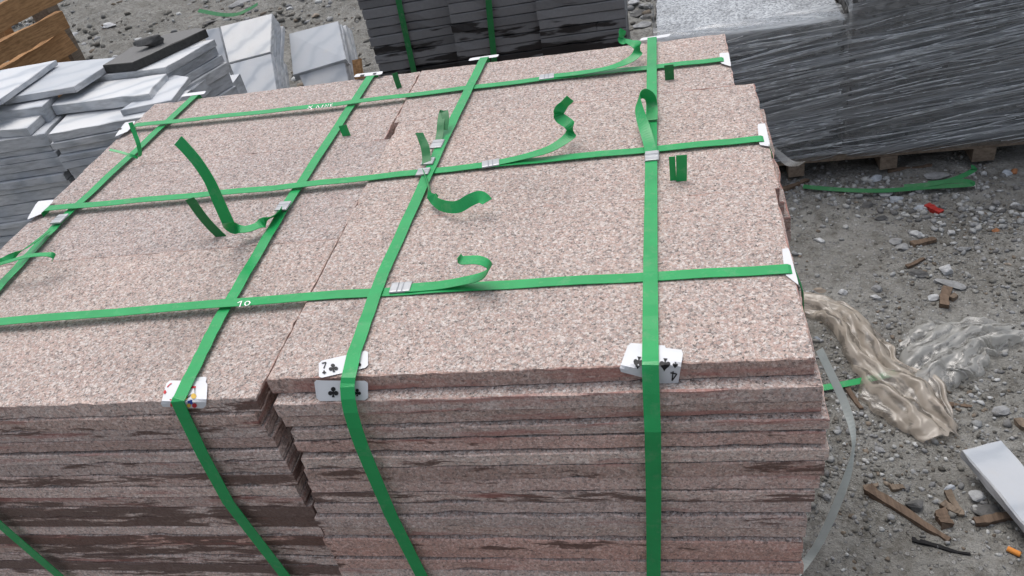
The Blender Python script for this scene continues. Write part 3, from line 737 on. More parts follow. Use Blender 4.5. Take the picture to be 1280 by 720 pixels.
B1 = col_stack('basalt_slab_stack', 'black stone slab stack at the left of three, green strap down its front', GB, -1.015, -.716, 2.60, .3, 1.0, .0315, .085, M['basalt'], 21)
B2 = col_stack('basalt_slab_stack', 'black stone slab stack in the middle of three, wet patches and a green strap', GB, -.711, -.423, 2.565, .3, 1.0, .0315, .05, M['basalt'], 22)
B3 = col_stack('basalt_slab_stack', 'black stone slab stack at the right of three, no strap, drier grey face', GB, -.419, -.142, 2.55, .3, 1.0, .031, .02, M['basalt'], 23, split=10)
for pts, Y, lab in ([((491, -40), (499, 5), (517, 88), (530, 150)), 2.592, 'dark green strap down the leftmost black slab stack'], [((608, -40), (611, 5), (617, 68), (625, 150)), 2.553, 'dark green strap down the middle black slab stack']):
    P = [atY(x, y, Y) for x, y in pts]
    P = [Vector((P[0].x, Y + .32, 1.003)), Vector((P[0].x, Y + .003, 1.003)), Vector((P[0].x, Y - .002, .996))] + P + [Vector((P[-1].x, Y, .05))]
    tag(ribbon('packing_strap', P, Xd, .020, M['dgreen'], None, .0009, 3), lab, 'strap', 'green straps on the black stacks')

# ------------------------------------------------------------------ wrapped grey load on a pallet
YW = 2.655
def grey_stack(label, x0, x1, y1, zt, seed, pitch):
    root = thing('wrapped_slab_stack', label, 'slab stack', ((x0 + x1) / 2, (YW + y1) / 2, .072), 0, 'film wrapped grey stone stacks')
    r = random.Random(seed); W = x1 - x0; D = y1 - YW; var = []
    for i in range(4):
        p = prism('slab', rect(-W / 2, W / 2, -D / 2, D / 2), 0, pitch, (M['wtop'], M['wside']), None, .0035, seed * 5 + i, .0025, .04); var.append(p.data); bpy.data.objects.remove(p)
    z = zt
    while z > .073:
        t = pitch * r.uniform(.9, 1.1)
        if z - t < .09: t = z - .072
        o = link('slab', var[r.randrange(4)], root); o.scale.z = (t - .0015) / pitch
        o.location = (r.uniform(-.005, .005), r.uniform(-.003, .006), z - .072); z -= t
    return root
XJ = .553
grey_stack('light topped grey stone stack wrapped in clear film, left of the pair on the pallet', -.055, XJ - .012, 3.26, .555, 31, .040)
grey_stack('taller dark grey stone stack wrapped in clear film, right of the pair on the pallet', XJ + .010, 1.30, 3.26, .92, 32, .040)
pal = thing('pallet', 'low wooden pallet carrying the film wrapped grey stone stacks', 'pallet', (.6, 2.95, 0))
for y0 in (2.648, 2.90, 3.16): box_between('deck_board', (-.67, y0 + .05 - 2.95, .060), (.72, y0 + .05 - 2.95, .060), Zd, .10, .021, M['wood2'], pal, .0012, 8, 3)
for x, ww in ((.06, .07), (.408, .055), (.716, .055), (1.02, .07), (1.27, .07)):
    for y0 in (2.69, 2.95, 3.20): box_between('block', (x - .6, y0 - .045 - 2.95, .0245), (x - .6, y0 + .045 - 2.95, .0245), Zd, ww, .050, M['wood2'], pal, .0015, 2, int(x * 100))
def film_sheet(name, label, fn, nu, nv, mat):
    V = [fn(i / nu, j / nv) for j in range(nv + 1) for i in range(nu + 1)]; Fc = []
    for j in range(nv):
        for i in range(nu):
            p = j * (nu + 1) + i; Fc.append((p, p + 1, p + nu + 2, p + nu + 1))
    return mesh_obj(name, V, Fc, mat, None, True)
def wr(a, b, s): return float(vnoise(np.array([a]), np.array([b]), s)[0])
wrap = thing('stretch_wrap', 'clear stretch film wound in streaks around the two grey stone stacks', 'plastic film', (.6, 2.95, .07))
def front_sheet(z1, x0, x1, off, tilt):
    def fn(u, v):
        x = x0 + (x1 - x0) * u; z = .062 + (z1 - .062) * v
        zz = z - tilt * (x - x0)
        wv = .010 * max(0, wr(x * 3, zz * 34, 11)) + .004 * wr(x * 7, zz * 80, 12)
        dip = .010 * math.exp(-((x - XJ) / .03) ** 2)
        return Vector((x - .6, YW - .006 - off - max(0, wv) + dip - 2.95, z - .07))
    return fn
o = film_sheet('film_layer', None, front_sheet(.575, -.062, XJ - .004, 0, .1), 50, 90, M['film_wrap']); o.parent = wrap
o = film_sheet('film_layer', None, front_sheet(.94, XJ - .004, 1.31, 0, .16), 60, 140, M['film_wrap']); o.parent = wrap
o = film_sheet('film_layer', None, front_sheet(.56, -.064, 1.315, .006, .2), 100, 80, M['film_wrap2']); o.parent = wrap
def creases(n, x0, x1, z1, seed):
    """ropes of gathered film drawn tight across the front"""
    r = random.Random(seed); V = []; Fc = []
    for _ in range(n):
        xa = r.uniform(x0 - .1, x1 - .15); L = r.choice((.2, .35, .5, .8, 1.2)) * r.uniform(.7, 1.2); za = r.uniform(.05, z1); sl = r.gauss(.11, .055); hw = r.choice((.0008, .0011, .0015, .0022, .0045)); bow = r.uniform(-.012, .012)
        m_ = 14; first = len(V); cnt = 0
        for i in range(m_ + 1):
            f = i / m_; x = xa + L * f; z = za + sl * (x - xa) + bow * math.sin(f * 3.14)
            if x < x0 or x > x1 or z < .066 or z > z1: continue
            h = hw * (.25 + math.sin(f * 3.14)) * r.uniform(.8, 1.2); y = YW - .0205 - .002 * r.random()
            V += [Vector((x - .6, y - 2.95, z - h - .07)), Vector((x - .6, y - .0025 - 2.95, z - .07)), Vector((x - .6, y - 2.95, z + h - .07))]; cnt += 1
        for i in range(cnt - 1):
            a = first + i * 3; Fc += [(a, a + 3, a + 4, a + 1), (a + 1, a + 4, a + 5, a + 2)]
    return mesh_obj('film_crease', V, Fc, M['film_crease'], wrap, True)
creases(80, -.06, XJ, .555, 3); creases(150, XJ, 1.31, .93, 4); creases(60, -.06, 1.31, .54, 5)
def top_sheet(u, v):
    x = -.062 + (XJ + .055) * u; edge = .10 + .05 * wr(u * 5, 3, 14) + .18 * max(0, u - .8)
    y = YW - .006 + edge * v
    return Vector((x - .6, y - 2.95, .560 + .010 * max(0, wr(u * 8, v * 3, 15)) + .004 * math.sin(v * 9 + u * 14) * v - .07))
o = film_sheet('film_layer', None, top_sheet, 40, 10, M['film_top']); o.parent = wrap
def side_sheet(u, v):
    return Vector((-.063 - .004 * wr(u * 6, v * 20, 16) - .6, YW - .006 + u * .61 - 2.95, .062 + .50 * v - .07))
o = film_sheet('film_layer', None, side_sheet, 20, 30, M['film_wrap']); o.parent = wrap
def up_sheet(u, v):
    return Vector((XJ + .004 - .6 + .003 * wr(u * 5, v * 12, 17), YW - .004 + .6 * u - 2.95, .575 + .36 * v - .07))
o = film_sheet('film_layer', None, up_sheet, 20, 20, M['film_wrap2']); o.parent = wrap

# ------------------------------------------------------------------ marble on the left
MAR, GREY = (M['mar'], M['mars']), (M['marg'], M['mars'])
def pxpoly(pts, z): return [tuple(at(x, y, z)[:2]) for x, y in pts]
def mslab(name, label, pts, z, th, mats, group='loose marble slabs in the left pile', seed=0, **kw):
    return tag(prism(name, pxpoly(pts, z), z, th, mats, None, kw.get('bev', .0016), seed, kw.get('rough', .002), .05, kw.get('tilt', (0, 0))), label, kw.get('cat', 'marble slab'), group)
GM = 'stacks of marble slabs in the left pile'
def mar_stack(label, pts, zt, ths, mats, seed, top=True):
    r = random.Random(seed); poly = pxpoly(pts, zt); cx = sum(p[0] for p in poly) / len(poly); cy = sum(p[1] for p in poly) / len(poly)
    root = thing('marble_slab_stack', label, 'slab stack', (cx, cy, 0), 0, GM); z = zt; i = 0
    while z > .004:
        t = min(ths[i % len(ths)] * r.uniform(.92, 1.08), z)
        jx, jy = (0, 0) if i == 0 else (r.uniform(-.012, .012), r.uniform(-.012, .006))
        prism('slab', [(p[0] - cx + jx, p[1] - cy + jy) for p in poly], z, t - .0018, mats[i % len(mats)], root, .0016, seed * 9 + i, .0018, .05); z -= t; i += 1
    return root
ZM = .70
mar_stack('grey white marble slab stack at the far left, its layered front facing the camera', [(-140, 199), (55, 167), (88, 132), (-90, 158)], ZM, [.046, .022, .02, .034, .024, .03, .02, .04], [GREY, GREY, MAR, GREY], 41)
mar_stack('marble slab stack touching the pink pack, broad pale slab on top and stepped layers', [(60, 168), (205, 141), (238, 112), (88, 138)], ZM + .001, [.030, .026, .022, .024, .028], [MAR, GREY, GREY, MAR], 42)
mslab('marble_slab', 'white marble slab lying left with lengthwise saw lines on its edge', [(-60, 168), (33, 160), (62, 135), (-40, 139)], ZM + .029, .028, MAR, seed=43)
mslab('marble_slab', 'narrow white marble strip between the two left stacks', [(-60, 147), (52, 133), (70, 116), (-40, 128)], ZM + .058, .058, MAR, seed=44)
mslab('marble_slab', 'bright white marble slab with broken rusty front edge, nearest the pink pack', [(64, 132), (186, 117), (208, 92), (88, 107)], ZM + .042, .036, MAR, seed=45, rough=.003)
mslab('marble_slab', 'second white marble slab just under the bright slab, reaching to the pack edge', [(150, 138), (214, 125), (236, 96), (205, 92), (196, 105)], ZM + .022, .020, MAR, seed=46)
mslab('marble_slab', 'wide blue grey marble slab lying behind the left stacks', [(2, 124), (92, 108), (150, 71), (62, 79)], ZM + .085, .022, GREY, seed=47)
mslab('marble_slab', 'pale white marble slab at the left frame edge, over the blue grey slab', [(-60, 150), (0, 124), (70, 75), (-40, 95)], ZM + .108, .018, MAR, seed=48)
ZR = .72
mar_stack('stepped white marble slab stack showing rough layered right side, black slab on top', [(96, 99), (206, 84), (268, 49), (160, 64)], ZR + .04, [.028, .034, .03, .04, .05, .04], [MAR, MAR, GREY, MAR], 51)
mslab('marble_offcut', 'cream marble offcut with split faces between the stepped stack and the pack', [(196, 122), (240, 112), (272, 84), (232, 88)], .66, .05, MAR, seed=52, rough=.006, cat='marble offcut')
mslab('marble_offcut', 'lower cream marble offcut beside the pack, half hidden by its back edge', [(225, 128), (275, 120), (300, 92), (255, 98)], .58, .08, MAR, seed=53, rough=.006, cat='marble offcut')
tag(prism('black_slab', pxpoly([(128, 81.5), (165, 78), (188, 68), (257, 36), (246, 34.5), (205, 43), (164, 59)], ZR + .072), ZR + .072, .031, (M['dslab'], M['dslabs']), None, .002, 54, .002, .04), 'charcoal stone slab with dark broken edge, lying on the white marble stack', 'stone slab')

def rock(name, label, cat, loc, size, mat, seed, group=None, flat=.7, kind=None, sink=.25, rz=None):
    bm = bmesh.new(); bmesh.ops.create_icosphere(bm, subdivisions=3, radius=1); r = random.Random(seed); nrm = []
    cuts = [(Vector((r.uniform(-1, 1), r.uniform(-1, 1), r.uniform(-1, 1))).normalized(), r.uniform(.45, .8)) for _ in range(11)]
    ph = [r.uniform(0, 6) for _ in range(6)]
    for v in bm.verts:
        p = v.co.copy()
        for d, k in cuts:
            q = p.dot(d)
            if q > k: p -= d * (q - k) * .92
        p *= 1 + .05 * math.sin(p.x * 7 + ph[0]) * math.sin(p.y * 6 + ph[1]) + .05 * math.sin(p.z * 9 + ph[2]) + r.uniform(-.02, .02)
        v.co = Vector((p.x * size[0] / 2, p.y * size[1] / 2, p.z * size[2] / 2))
    me = bpy.data.meshes.new(name); bm.to_mesh(me); bm.free(); me.materials.append(mat)
    o = link(name, me); o.location = (loc[0], loc[1], loc[2] + size[2] * (.5 - sink) * .9); o.rotation_euler = (0, 0, r.uniform(0, 6) if rz is None else rz)
    return tag(o, label, cat, group)
p = at(191, 58, ZR + .072)
rock('stone', 'rough black stone lump resting on the charcoal slab', 'stone', (p.x, p.y, ZR + .072), (.125, .06, .05), M['st_dark'], 61, sink=.06, rz=.55)

# leaning marble slabs farther back
def lean_slab(label, q, Y0, Y1, th, nback, mats, seed, group='marble slabs leaning upright behind the pack'):
    """q: pixel corners top-left, top-right, bottom-right, bottom-left of the face; Y0 at the foot, Y1 at the top"""
    tl, tr, br, bl = atY(*q[0], Y1), atY(*q[1], Y1), atY(*q[2], Y0), atY(*q[3], Y0)
    root = thing('leaning_marble_slabs', label, 'marble slab', ((bl + br) / 2)[:], 0, group)
    c = (bl + br) / 2; nn = (tr - tl).cross(tl - bl).normalized()
    if nn.y < 0: nn = -nn
    r = random.Random(seed)
    for k in range(nback):
        a = [p - c + nn * (k * th) + Vector((r.uniform(-.006, .006), 0, r.uniform(-.006, .006))) * (k > 0) for p in (tl, tr, br, bl)]
        cen = sum(a, Vector()) / 4; V = []
        for lay, ins in ((0, .004), (.003, 0), (th - .005, 0), (th - .002, .004)):
            for p in a: V.append(p + (cen - p).normalized() * ins + nn * lay)
        Fc = [(0, 1, 2, 3), (15, 14, 13, 12)]
        for L in range(3):
            for i in range(4): Fc.append((L * 4 + i, L * 4 + 4 + i, L * 4 + 4 + (i + 1) % 4, L * 4 + (i + 1) % 4))
        o = mesh_obj('slab', V, Fc, None, root, mats=list(mats), midx=[0, 0] + [1] * 12); fix_normals(o)
    return root
lean_slab('upper course of plain white marble slabs leaning in the box shaped stack', [(275, 33), (340, 16.5), (338, 65), (286, 78.5)], 3.55, 3.76, .030, 4, MAR, 71)
lean_slab('lower course of white marble slabs under the box shaped stack', [(287, 80), (338.5, 66.5), (352, 150), (318, 158)], 3.28, 3.55, .034, 4, MAR, 72)
lean_slab('pale marble slab leaning just left of the box shaped stack', [(254, 38), (273, 34), (290, 100), (272, 106)], 3.66, 3.84, .03, 2, MAR, 73)
lean_slab('blue veined grey marble slab leaning, right of the box shaped stack', [(361, 42), (422, 26), (432.5, 74), (366, 94)], 3.58, 3.80, .026, 2, (M['marg'], M['mars']), 74)
lean_slab('white marble slabs behind and below the blue veined slab', [(372, 90), (430, 74), (446, 150), (402, 158)], 3.42, 3.60, .03, 3, MAR, 75)
lean_slab('narrow rough edged marble slabs leaning right of the blue veined slab', [(424, 33), (432, 31), (447, 100), (436, 104)], 3.62, 3.84, .03, 2, MAR, 76)
tag(box_between('timber_offcut', atY(452, 118, 3.55), atY(446, 74, 3.60), Yd, .035, .03, M['wood'], None, .003, 4, 5), 'short brown timber offcut upright beside the leaning marble slabs', 'timber')

# ------------------------------------------------------------------ timber crate, top left
crate = thing('timber_crate', 'orange brown timber crate of rough boards behind the marble pile', 'crate', at(40, 60, .45)[:2] + (0,) if False else (at(40, 60, .45).x, at(40, 60, .45).y, 0))
cl = Vector(crate.location)
def board(a, b, z, h, th, seed, mat='wood', ext=.5):
    A, B = at(*a, z), at(*b, z); d = (B - A).normalized(); A = A - d * ext
    nb = Vector((d.y, -d.x, 0)) * th / 2
    return box_between('board', A - cl - Vector((0, 0, h / 2)) - nb * 0, B - cl - Vector((0, 0, h / 2)), Zd, th, h, M[mat], crate, .005, 12, seed)
board((0, 51), (74, 13.5), .56, .098, .045, 1); board((0, 84), (79, 38), .435, .12, .045, 2); board((0, 118), (81, 68), .30, .11, .045, 3); board((0, 150), (83, 98), .18, .17, .045, 33)
A_ = at(54, 24, .50)
box_between('post', (A_.x - cl.x, A_.y - cl.y + .05, -0.0), (A_.x - cl.x, A_.y - cl.y + .05, .98), Yd, .12, .10, M['wood2'], crate, .003, 6, 4)
board((0, 4), (62, -26), .73, .12, .045, 5)
A_ = at(2, 72, .42); box_between('post', (A_.x - cl.x + .02, A_.y - cl.y + .09, 0), (A_.x - cl.x + .02, A_.y - cl.y + .09, .56), Yd, .07, .07, M['wood'], crate, .003, 5, 6)

# ------------------------------------------------------------------ gravel (uncountable)
def gravel(name, label, n, region, smin, smax, seed, pw=2.2, tones=None, clump=None):
    r = np.random.default_rng(seed); bm = bmesh.new(); bmesh.ops.create_icosphere(bm, subdivisions=1, radius=1)
    bv = np.array([v.co[:] for v in bm.verts]); bf = np.array([[v.index for v in f.verts] for f in bm.faces]); bm.free()
    x = []; y = []
    while len(x) < n:
        a = r.uniform(region[0], region[1], n * 2); b = r.uniform(region[2], region[3], n * 2)
        dens = .45 + 1.1 * vnoise(a * 2.3, b * 2.3, 31) + .8 * vnoise(a * 7, b * 7, 32)
        keep = r.uniform(0, 1, n * 2) < np.clip(dens, .05, 1) ** 1.5
        x += list(a[keep]); y += list(b[keep])
    x = np.array(x[:n]); y = np.array(y[:n]); s = smin + (smax - smin) * r.uniform(0, 1, n) ** pw
    nv = len(bv); V = np.repeat(bv[None], n, 0) * (1 + r.uniform(-.45, .38, (n, nv, 1)))
    V[..., 0] *= r.uniform(.7, 1.3, (n, 1)); V[..., 1] *= r.uniform(.6, 1.1, (n, 1)); V[..., 2] *= r.uniform(.45, .85, (n, 1))
    an = r.uniform(0, 6.28, n); ca, sa = np.cos(an)[:, None], np.sin(an)[:, None]
    vx = V[..., 0] * ca - V[..., 1] * sa; vy = V[..., 0] * sa + V[..., 1] * ca
    hh = ground_h(x, y)
    out = np.stack([vx * s[:, None] / 2 + x[:, None], vy * s[:, None] / 2 + y[:, None], V[..., 2] * s[:, None] / 2 + (hh + s * .10)[:, None]], -1).reshape(-1, 3)
    fc = (bf[None] + (np.arange(n) * nv)[:, None, None]).reshape(-1, 3)
    me = bpy.data.meshes.new(name); me.vertices.add(len(out)); me.vertices.foreach_set('co', out.ravel())
    me.loops.add(fc.size); me.loops.foreach_set('vertex_index', fc.ravel()); me.polygons.add(len(fc)); me.polygons.foreach_set('loop_start', np.arange(0, fc.size, 3))
    me.update(calc_edges=True)
    tn = np.array(tones); pick = tn[r.integers(0, len(tn), n)] * r.uniform(.75, 1.2, (n, 1))
    colr = np.ones((n, nv, 4)); colr[..., :3] = pick[:, None]
    at_ = me.color_attributes.new('tone', 'FLOAT_COLOR', 'POINT'); at_.data.foreach_set('color', colr.ravel())
    me.materials.append(M['peb']); return tag(link(name, me), label, 'gravel', None, 'stuff')
TN = [(.15, .145, .13), (.17, .165, .15), (.20, .195, .18), (.14, .13, .115), (.23, .23, .22), (.11, .105, .095), (.30, .305, .31), (.18, .15, .12), (.40, .41, .41), (.24, .245, .25)]
gravel('gravel', 'fine grey gravel and chippings scattered over the ground on the right', 36000, (.08, 1.75, .75, 3.25), .0022, .017, 3, 7.0, TN)
gravel('rubble', 'coarse stone rubble scattered over the ground behind the marble', 6000, (-5.5, 0.2, 3.3, 7.4), .008, .065, 4, 3.2, TN)

gravel('chippings', 'pale crushed stone chippings lying thickest before the pallet', 900, (.25, 1.75, 1.15, 3.1), .007, .026, 8, 2.0, [(.30, .31, .315), (.40, .41, .415), (.24, .245, .25), (.17, .17, .17), (.34, .345, .34), (.22, .215, .20)])
gravel('chippings', 'grey chippings heaped in front of the pallet blocks', 420, (.35, 1.15, 2.25, 2.66), .008, .030, 9, 2.0, [(.30, .31, .315), (.40, .41, .415), (.24, .245, .25), (.15, .15, .15), (.34, .345, .34)])

# ------------------------------------------------------------------ single stones one can point at
def stone(label, px, wpx, hpx, mat, seed, asp=.7, cat='stone', nm='stone', group='single stones lying on the right-hand ground'):
    P = gp(*px); d = (P - CAM).length; wd = wpx * d / F
    return rock(nm, label, cat, P, (wd, wd * asp, hpx * d / F * .85), M[mat], seed, group, sink=.34, rz=rng.uniform(-.5, .5))
stone('pale rounded stone between the flat triangular stone and the clear film', (1182, 338), 20, 17, 'st_light', 1, .9)
stone('flat triangular grey stone lying across a short wooden stub', (1190, 356), 40, 9, 'st_mid', 2, .5)
stone('white rectangular stone chip left of the wooden stub', (1169, 373), 19, 9, 'st_light', 3, .5)
stone('small white stone chip above the middle of the dirty film', (1096, 373), 15, 8, 'st_light', 4, .6)
stone('white angular stone just left of a second white chip above the dirty film', (1055, 367), 13, 11, 'st_light', 5, .8)
stone('dark wedge stone above the white chips near the dirty film', (1096, 361), 16, 11, 'st_mid', 6, .8)
stone('dark flat stone cluster piece left of the pale rounded stone', (1146, 343), 26, 10, 'st_dark', 7, .6)
stone('blue grey rounded stone at the centre of the right-hand ground', (1119, 303), 17, 11, 'st_mid', 8, .8)
stone('lighter stone touching the blue grey stone at the centre', (1128, 311), 18, 12, 'st_mid', 9, .7)
stone('pale smooth stone above the central pair of stones', (1146, 294), 17, 10, 'st_light', 10, .7)
stone('pale stone chip near the pack edge, level with the central stones', (1023, 301), 16, 8, 'st_light', 11, .6)
stone('white stone right of the red plastic scrap', (1188, 291), 11, 9, 'st_light', 12, .8)
stone('dark flat stone at the right, below the stray strap', (1238, 260), 16, 7, 'st_dark', 13, .6)
stone('pale blue stone beside the orange chip at far right', (1257, 217), 14, 10, 'st_blue', 14, .8)
stone('whitish stone at the right frame edge below the pale blue stone', (1271, 258), 12, 8, 'st_light', 15, .8)
stone('largest pale stone under the stray green strap', (1104, 243), 20, 10, 'st_light', 16, .7)
stone('blue white stone right of the largest pale stone under the stray strap', (1121, 250), 20, 11, 'st_blue', 17, .7)
stone('dark angular stone left of the pale stones under the stray strap', (1082, 258), 18, 10, 'st_dark', 18, .6)
stone('dark angular stone just below the stones under the stray strap', (1100, 274), 16, 9, 'st_dark', 19, .7)
stone('flat grey stone slab piece above the stray strap', (1172, 221), 30, 8, 'st_mid', 20, .5)
stone('pale blue grey stone above the stray strap near the pallet', (1093, 225), 19, 9, 'st_blue', 21, .6)
stone('blue grey stone above the red plastic scrap', (1151, 262), 17, 12, 'st_blue', 22, .7)
stone('light stone chip touching the stray strap, right of centre', (1150, 239), 12, 6, 'st_light', 23, .6)
stone('bluish flat stone left of the pale rounded stone, lower right ground', (1205, 312), 15, 9, 'st_mid', 24, .7)
stone('small yellowish stone right of the pale rounded stone', (1259, 331), 9, 5, 'st_warm', 25, .7)
stone('rust orange stone chip on the right', (1244, 289), 9, 7, 'st_orange', 26, .8)
stone('brownish flat stone beside the pack below the right-edge card', (1024, 364), 17, 10, 'st_warm', 27, .7)
stone('pitted dark cinder lump lying on the long wooden splinter', (1142, 633), 24, 15, 'st_dark', 28, .7, 'stone', 'cinder')
stone('round grey stone beside the fallen marble slab', (1222, 622), 21, 17, 'st_light', 29, .9)
stone('dark slate chip beside the fallen marble slab', (1232, 639), 30, 12, 'st_dark', 30, .8)
stone('pale stone chip above the round grey stone', (1187, 611), 15, 7, 'st_blue', 31, .6)
stone('rounded grey stone near the pack at the bottom', (1033, 623), 12, 9, 'st_mid', 32, .8)
stone('dark grey stone at the foot of the pack', (1019, 605), 14, 10, 'st_dark', 33, .8)
stone('grey stone in the dirt between dirty film and pack', (1021, 425), 9, 12, 'st_blue', 34, .8)
stone('small grey stone near the foot of the grey loose strap', (1100, 564), 13, 8, 'st_mid', 35, .8)
stone('round weathered stone right of the dirty film end', (1250, 514), 19, 11, 'st_mid', 36, .8)
# rocks beyond, right of the black stacks
for i, (x, y, w_, h_, lab) in enumerate(((801, 33, 26, 10, 'flat grey rock nearest, in the gap right of the black stacks'), (797, 19, 24, 11, 'dark rock in the middle of the gap right of the black stacks'), (808, 8, 24, 9, 'pale flat rock in the gap by the wrapped stone'), (793, 4, 16, 8, 'small white rock at the top of the gap by the black stacks'), (812, 22, 18, 8, 'grey rock against the wrapped stone in the gap'))):
    stone(lab, (x, y), w_, h_, ('st_mid', 'st_dark', 'st_mid', 'st_light', 'st_dark')[i], 80 + i, .7, group='rocks in the gap behind')
for i, (x, y, w_, h_, mt, lab) in enumerate(((137, 33, 22, 7, 'st_light', 'pale broken rock on the ground right of the crate'), (92, 44, 16, 6, 'st_light', 'small white rock on the ground nearest the crate'), (262, 29, 20, 5, 'st_dark', 'dark flat chip on the ground above the charcoal slab'), (172, 50, 16, 5, 'st_light', 'pale flat rock above the blue grey marble slab'), (300, 6, 30, 9, 'st_mid', 'pale grey rock slab at the top edge by the dropped strap'), (362, 12, 12, 7, 'st_light', 'white rock behind the box shaped marble stack'), (395, 20, 12, 7, 'st_warm', 'brownish rock behind the blue veined marble slab'))):
    stone(lab, (x, y), w_, h_, mt, 90 + i, .6, group='rocks on the ground beyond the marble')

# ------------------------------------------------------------------ litter on the right
def stick(label, a, b, wpx, mat, seed, taper=.7, nm='wood_splinter', cat='wood scrap', hk=.7, lift=0, group='wood scraps on the ground'):
    A, B = gp(*a), gp(*b); d = ((A + B) / 2 - CAM).length; wd = wpx * d / F
    up = Vector((0, 0, wd * hk * .38 + lift))
    return tag(box_between(nm, A + up, B + up, Zd, wd, wd * hk, M[mat], None, wd * .075, 9, seed, taper, min(wd * .22, (B - A).length * .022)), label, cat, group)
stick('long dark brown wood splinter pointing at the cigarette butt', (1085, 613), (1187, 677), 12, 'wood3', 1, .5)
stick('charred black twig below the long splinter', (1140, 675), (1213, 694), 5.5, 'char', 2, .4)
stick('pale wood scrap crossing another, nearest the long splinter', (1178, 632), (1200, 644), 9, 'wood2', 3)
stick('pale wood scrap standing across its neighbour left of the round stone', (1184, 616), (1202, 646), 8, 'wood2', 4)
stick('short brown wood block below the crossed scraps', (1174, 642), (1184, 660), 12, 'wood3', 5, 1)
stick('brown wood strip under the dark slate chip', (1217, 654), (1262, 646), 9, 'wood3', 6, .9)
stick('small brown wood chip at the top end of the long splinter', (1080, 611), (1098, 607), 6, 'wood2', 7)
stick('brown bark strip at the end of the dirty film', (1168, 508), (1193, 508), 6, 'wood3', 8)
stick('brown stick right of the end of the dirty film', (1160, 500), (1214, 510), 5, 'wood3', 9)
stick('short wooden stub under the flat triangular stone', (1184, 362), (1179, 386), 10, 'wood3', 10, .9)
stick('pale wood chip right of the wooden stub', (1187, 375), (1195, 371), 8, 'wood2', 11)
stick('brown twig above the pale rounded stone', (1133, 335), (1155, 324), 5, 'wood3', 12)
stick('flat brown wood scrap right of the central stones', (1140, 308), (1168, 301), 8, 'wood3', 13)
stick('dark reddish stick between the loose grey strap and the dirty film', (1056, 482), (1077, 512), 6, 'wood3', 14)
stick('thin brown twig lying before the pallet', (1110, 215), (1165, 208), 5, 'wood3', 15)
stick('brown scrap of wood at the far right edge', (1272, 528), (1285, 540), 9, 'wood2', 16)
stick('brown wood strip at the left foot of the pallet', (975, 240), (1010, 226), 6, 'wood3', 17)
stick('fragment of brown wood beside the small chip above the splinter', (1113, 612), (1130, 610), 8, 'wood2', 18)
tag(tube('cigarette_butt', gp(1259, 685.5, .006), gp(1276, 693.5, .006), .0058, M['orange']), 'orange cigarette butt at the bottom right', 'cigarette butt')
o = stick('red plastic scrap lying among the stones', (1158, 259), (1176, 268), 8, 'redp', 21, .8, 'plastic_scrap', 'plastic scrap', .7); del o['group']
stone('orange chip beside the pale blue stone at far right', (1268, 215), 10, 6, 'st_orange', 40, .8)
A4 = [gp(*q) for q in ((1206, 567), (1251, 550), (1330, 655), (1284, 667))]
zz = max(q.z for q in A4) + .062
fa, fb, fc_ = at(1202, 562, zz), at(1251, 549.5, zz), at(1280, 655, zz); fd = (fc_ - fa).normalized() * .48
pts = [tuple(q[:2]) for q in (fa, fb, fb + fd, fa + fd)]
tag(prism('fallen_marble_slab', pts, zz, .026, (M['fall'], M['mars']), None, .003, 91, .002, .03), 'white marble slab lying on the ground at the right frame edge', 'marble slab')
rock('stone', 'dark stone propping the fallen marble slab off the ground', 'stone', (sum(p[0] for p in pts) / 4, sum(p[1] for p in pts) / 4, -.01), (.10, .08, zz - .026), M['st_dark'], 92, 'single stones lying on the right-hand ground', sink=0.0)

def gribbon(name, label, pts, wd, width, mat, n=6):
    P = [gp(x, y, h) for x, y, h in pts]
    return tag(ribbon(name, P, wd, width, M[mat], None, .0009, n), label, 'strap', 'stray straps on the ground')
gribbon('stray_strap', 'green strap piece lying folded on the ground before the pallet', [(1004, 233, .012), (1035, 236, .012), (1070, 238, .018), (1110, 238, .022), (1160, 234, .022), (1210, 231, .018), (1214, 228, .022), (1200, 226, .03), (1160, 229, .024)], Yd + Zd * .4, .017, 'dgreen')
gribbon('stray_strap', 'green strap end rising beside the right pallet block', [(1130, 233, .02), (1165, 230, .026), (1195, 223, .032), (1218, 212, .04), (1214, 208, .05)], Yd + Zd * .5, .016, 'dgreen')
gribbon('stray_strap', 'short green strap running under the dirty film beside the pack', [(1020, 486, .012), (1050, 481, .012), (1085, 474, .012), (1120, 466, .008)], Yd + Zd * .3, .017, 'green')
P = [at(1024, 437, .42), at(1040, 470, .37), at(1056, 505, .32), at(1066, 540, .28), at(1066, 565, .25), at(1058, 598, .20), at(1042, 640, .13), at(1024, 678, .06), at(1008, 702, .02), at(985, 730, .0)]
tag(ribbon('stray_strap', P, [Xd + Yd * .5, Xd + Yd * .4, Xd + Yd * .2, Xd * .6 + Yd * .7, Xd * .5 + Yd * .8, Xd + Yd * .3, Xd, Xd, Xd, Xd], .017, M['greys'], None, .0009, 7), 'grey loose strap arching up from the ground beside the pack', 'strap', 'stray straps on the ground')
gribbon('stray_strap', 'thin green wire-like strap dropped on the far ground behind the marble', [(248, 13, .03), (275, 18, .03), (295, 18, .04), (310, 12, .06), (322, 5, .08)], Yd + Zd * .6, .03, 'dgreen')
gribbon('stray_strap', 'short green strap end at the top left beyond the crate', [(15, 12, .05), (28, 9, .05), (40, 6, .05)], Yd + Zd, .03, 'green')

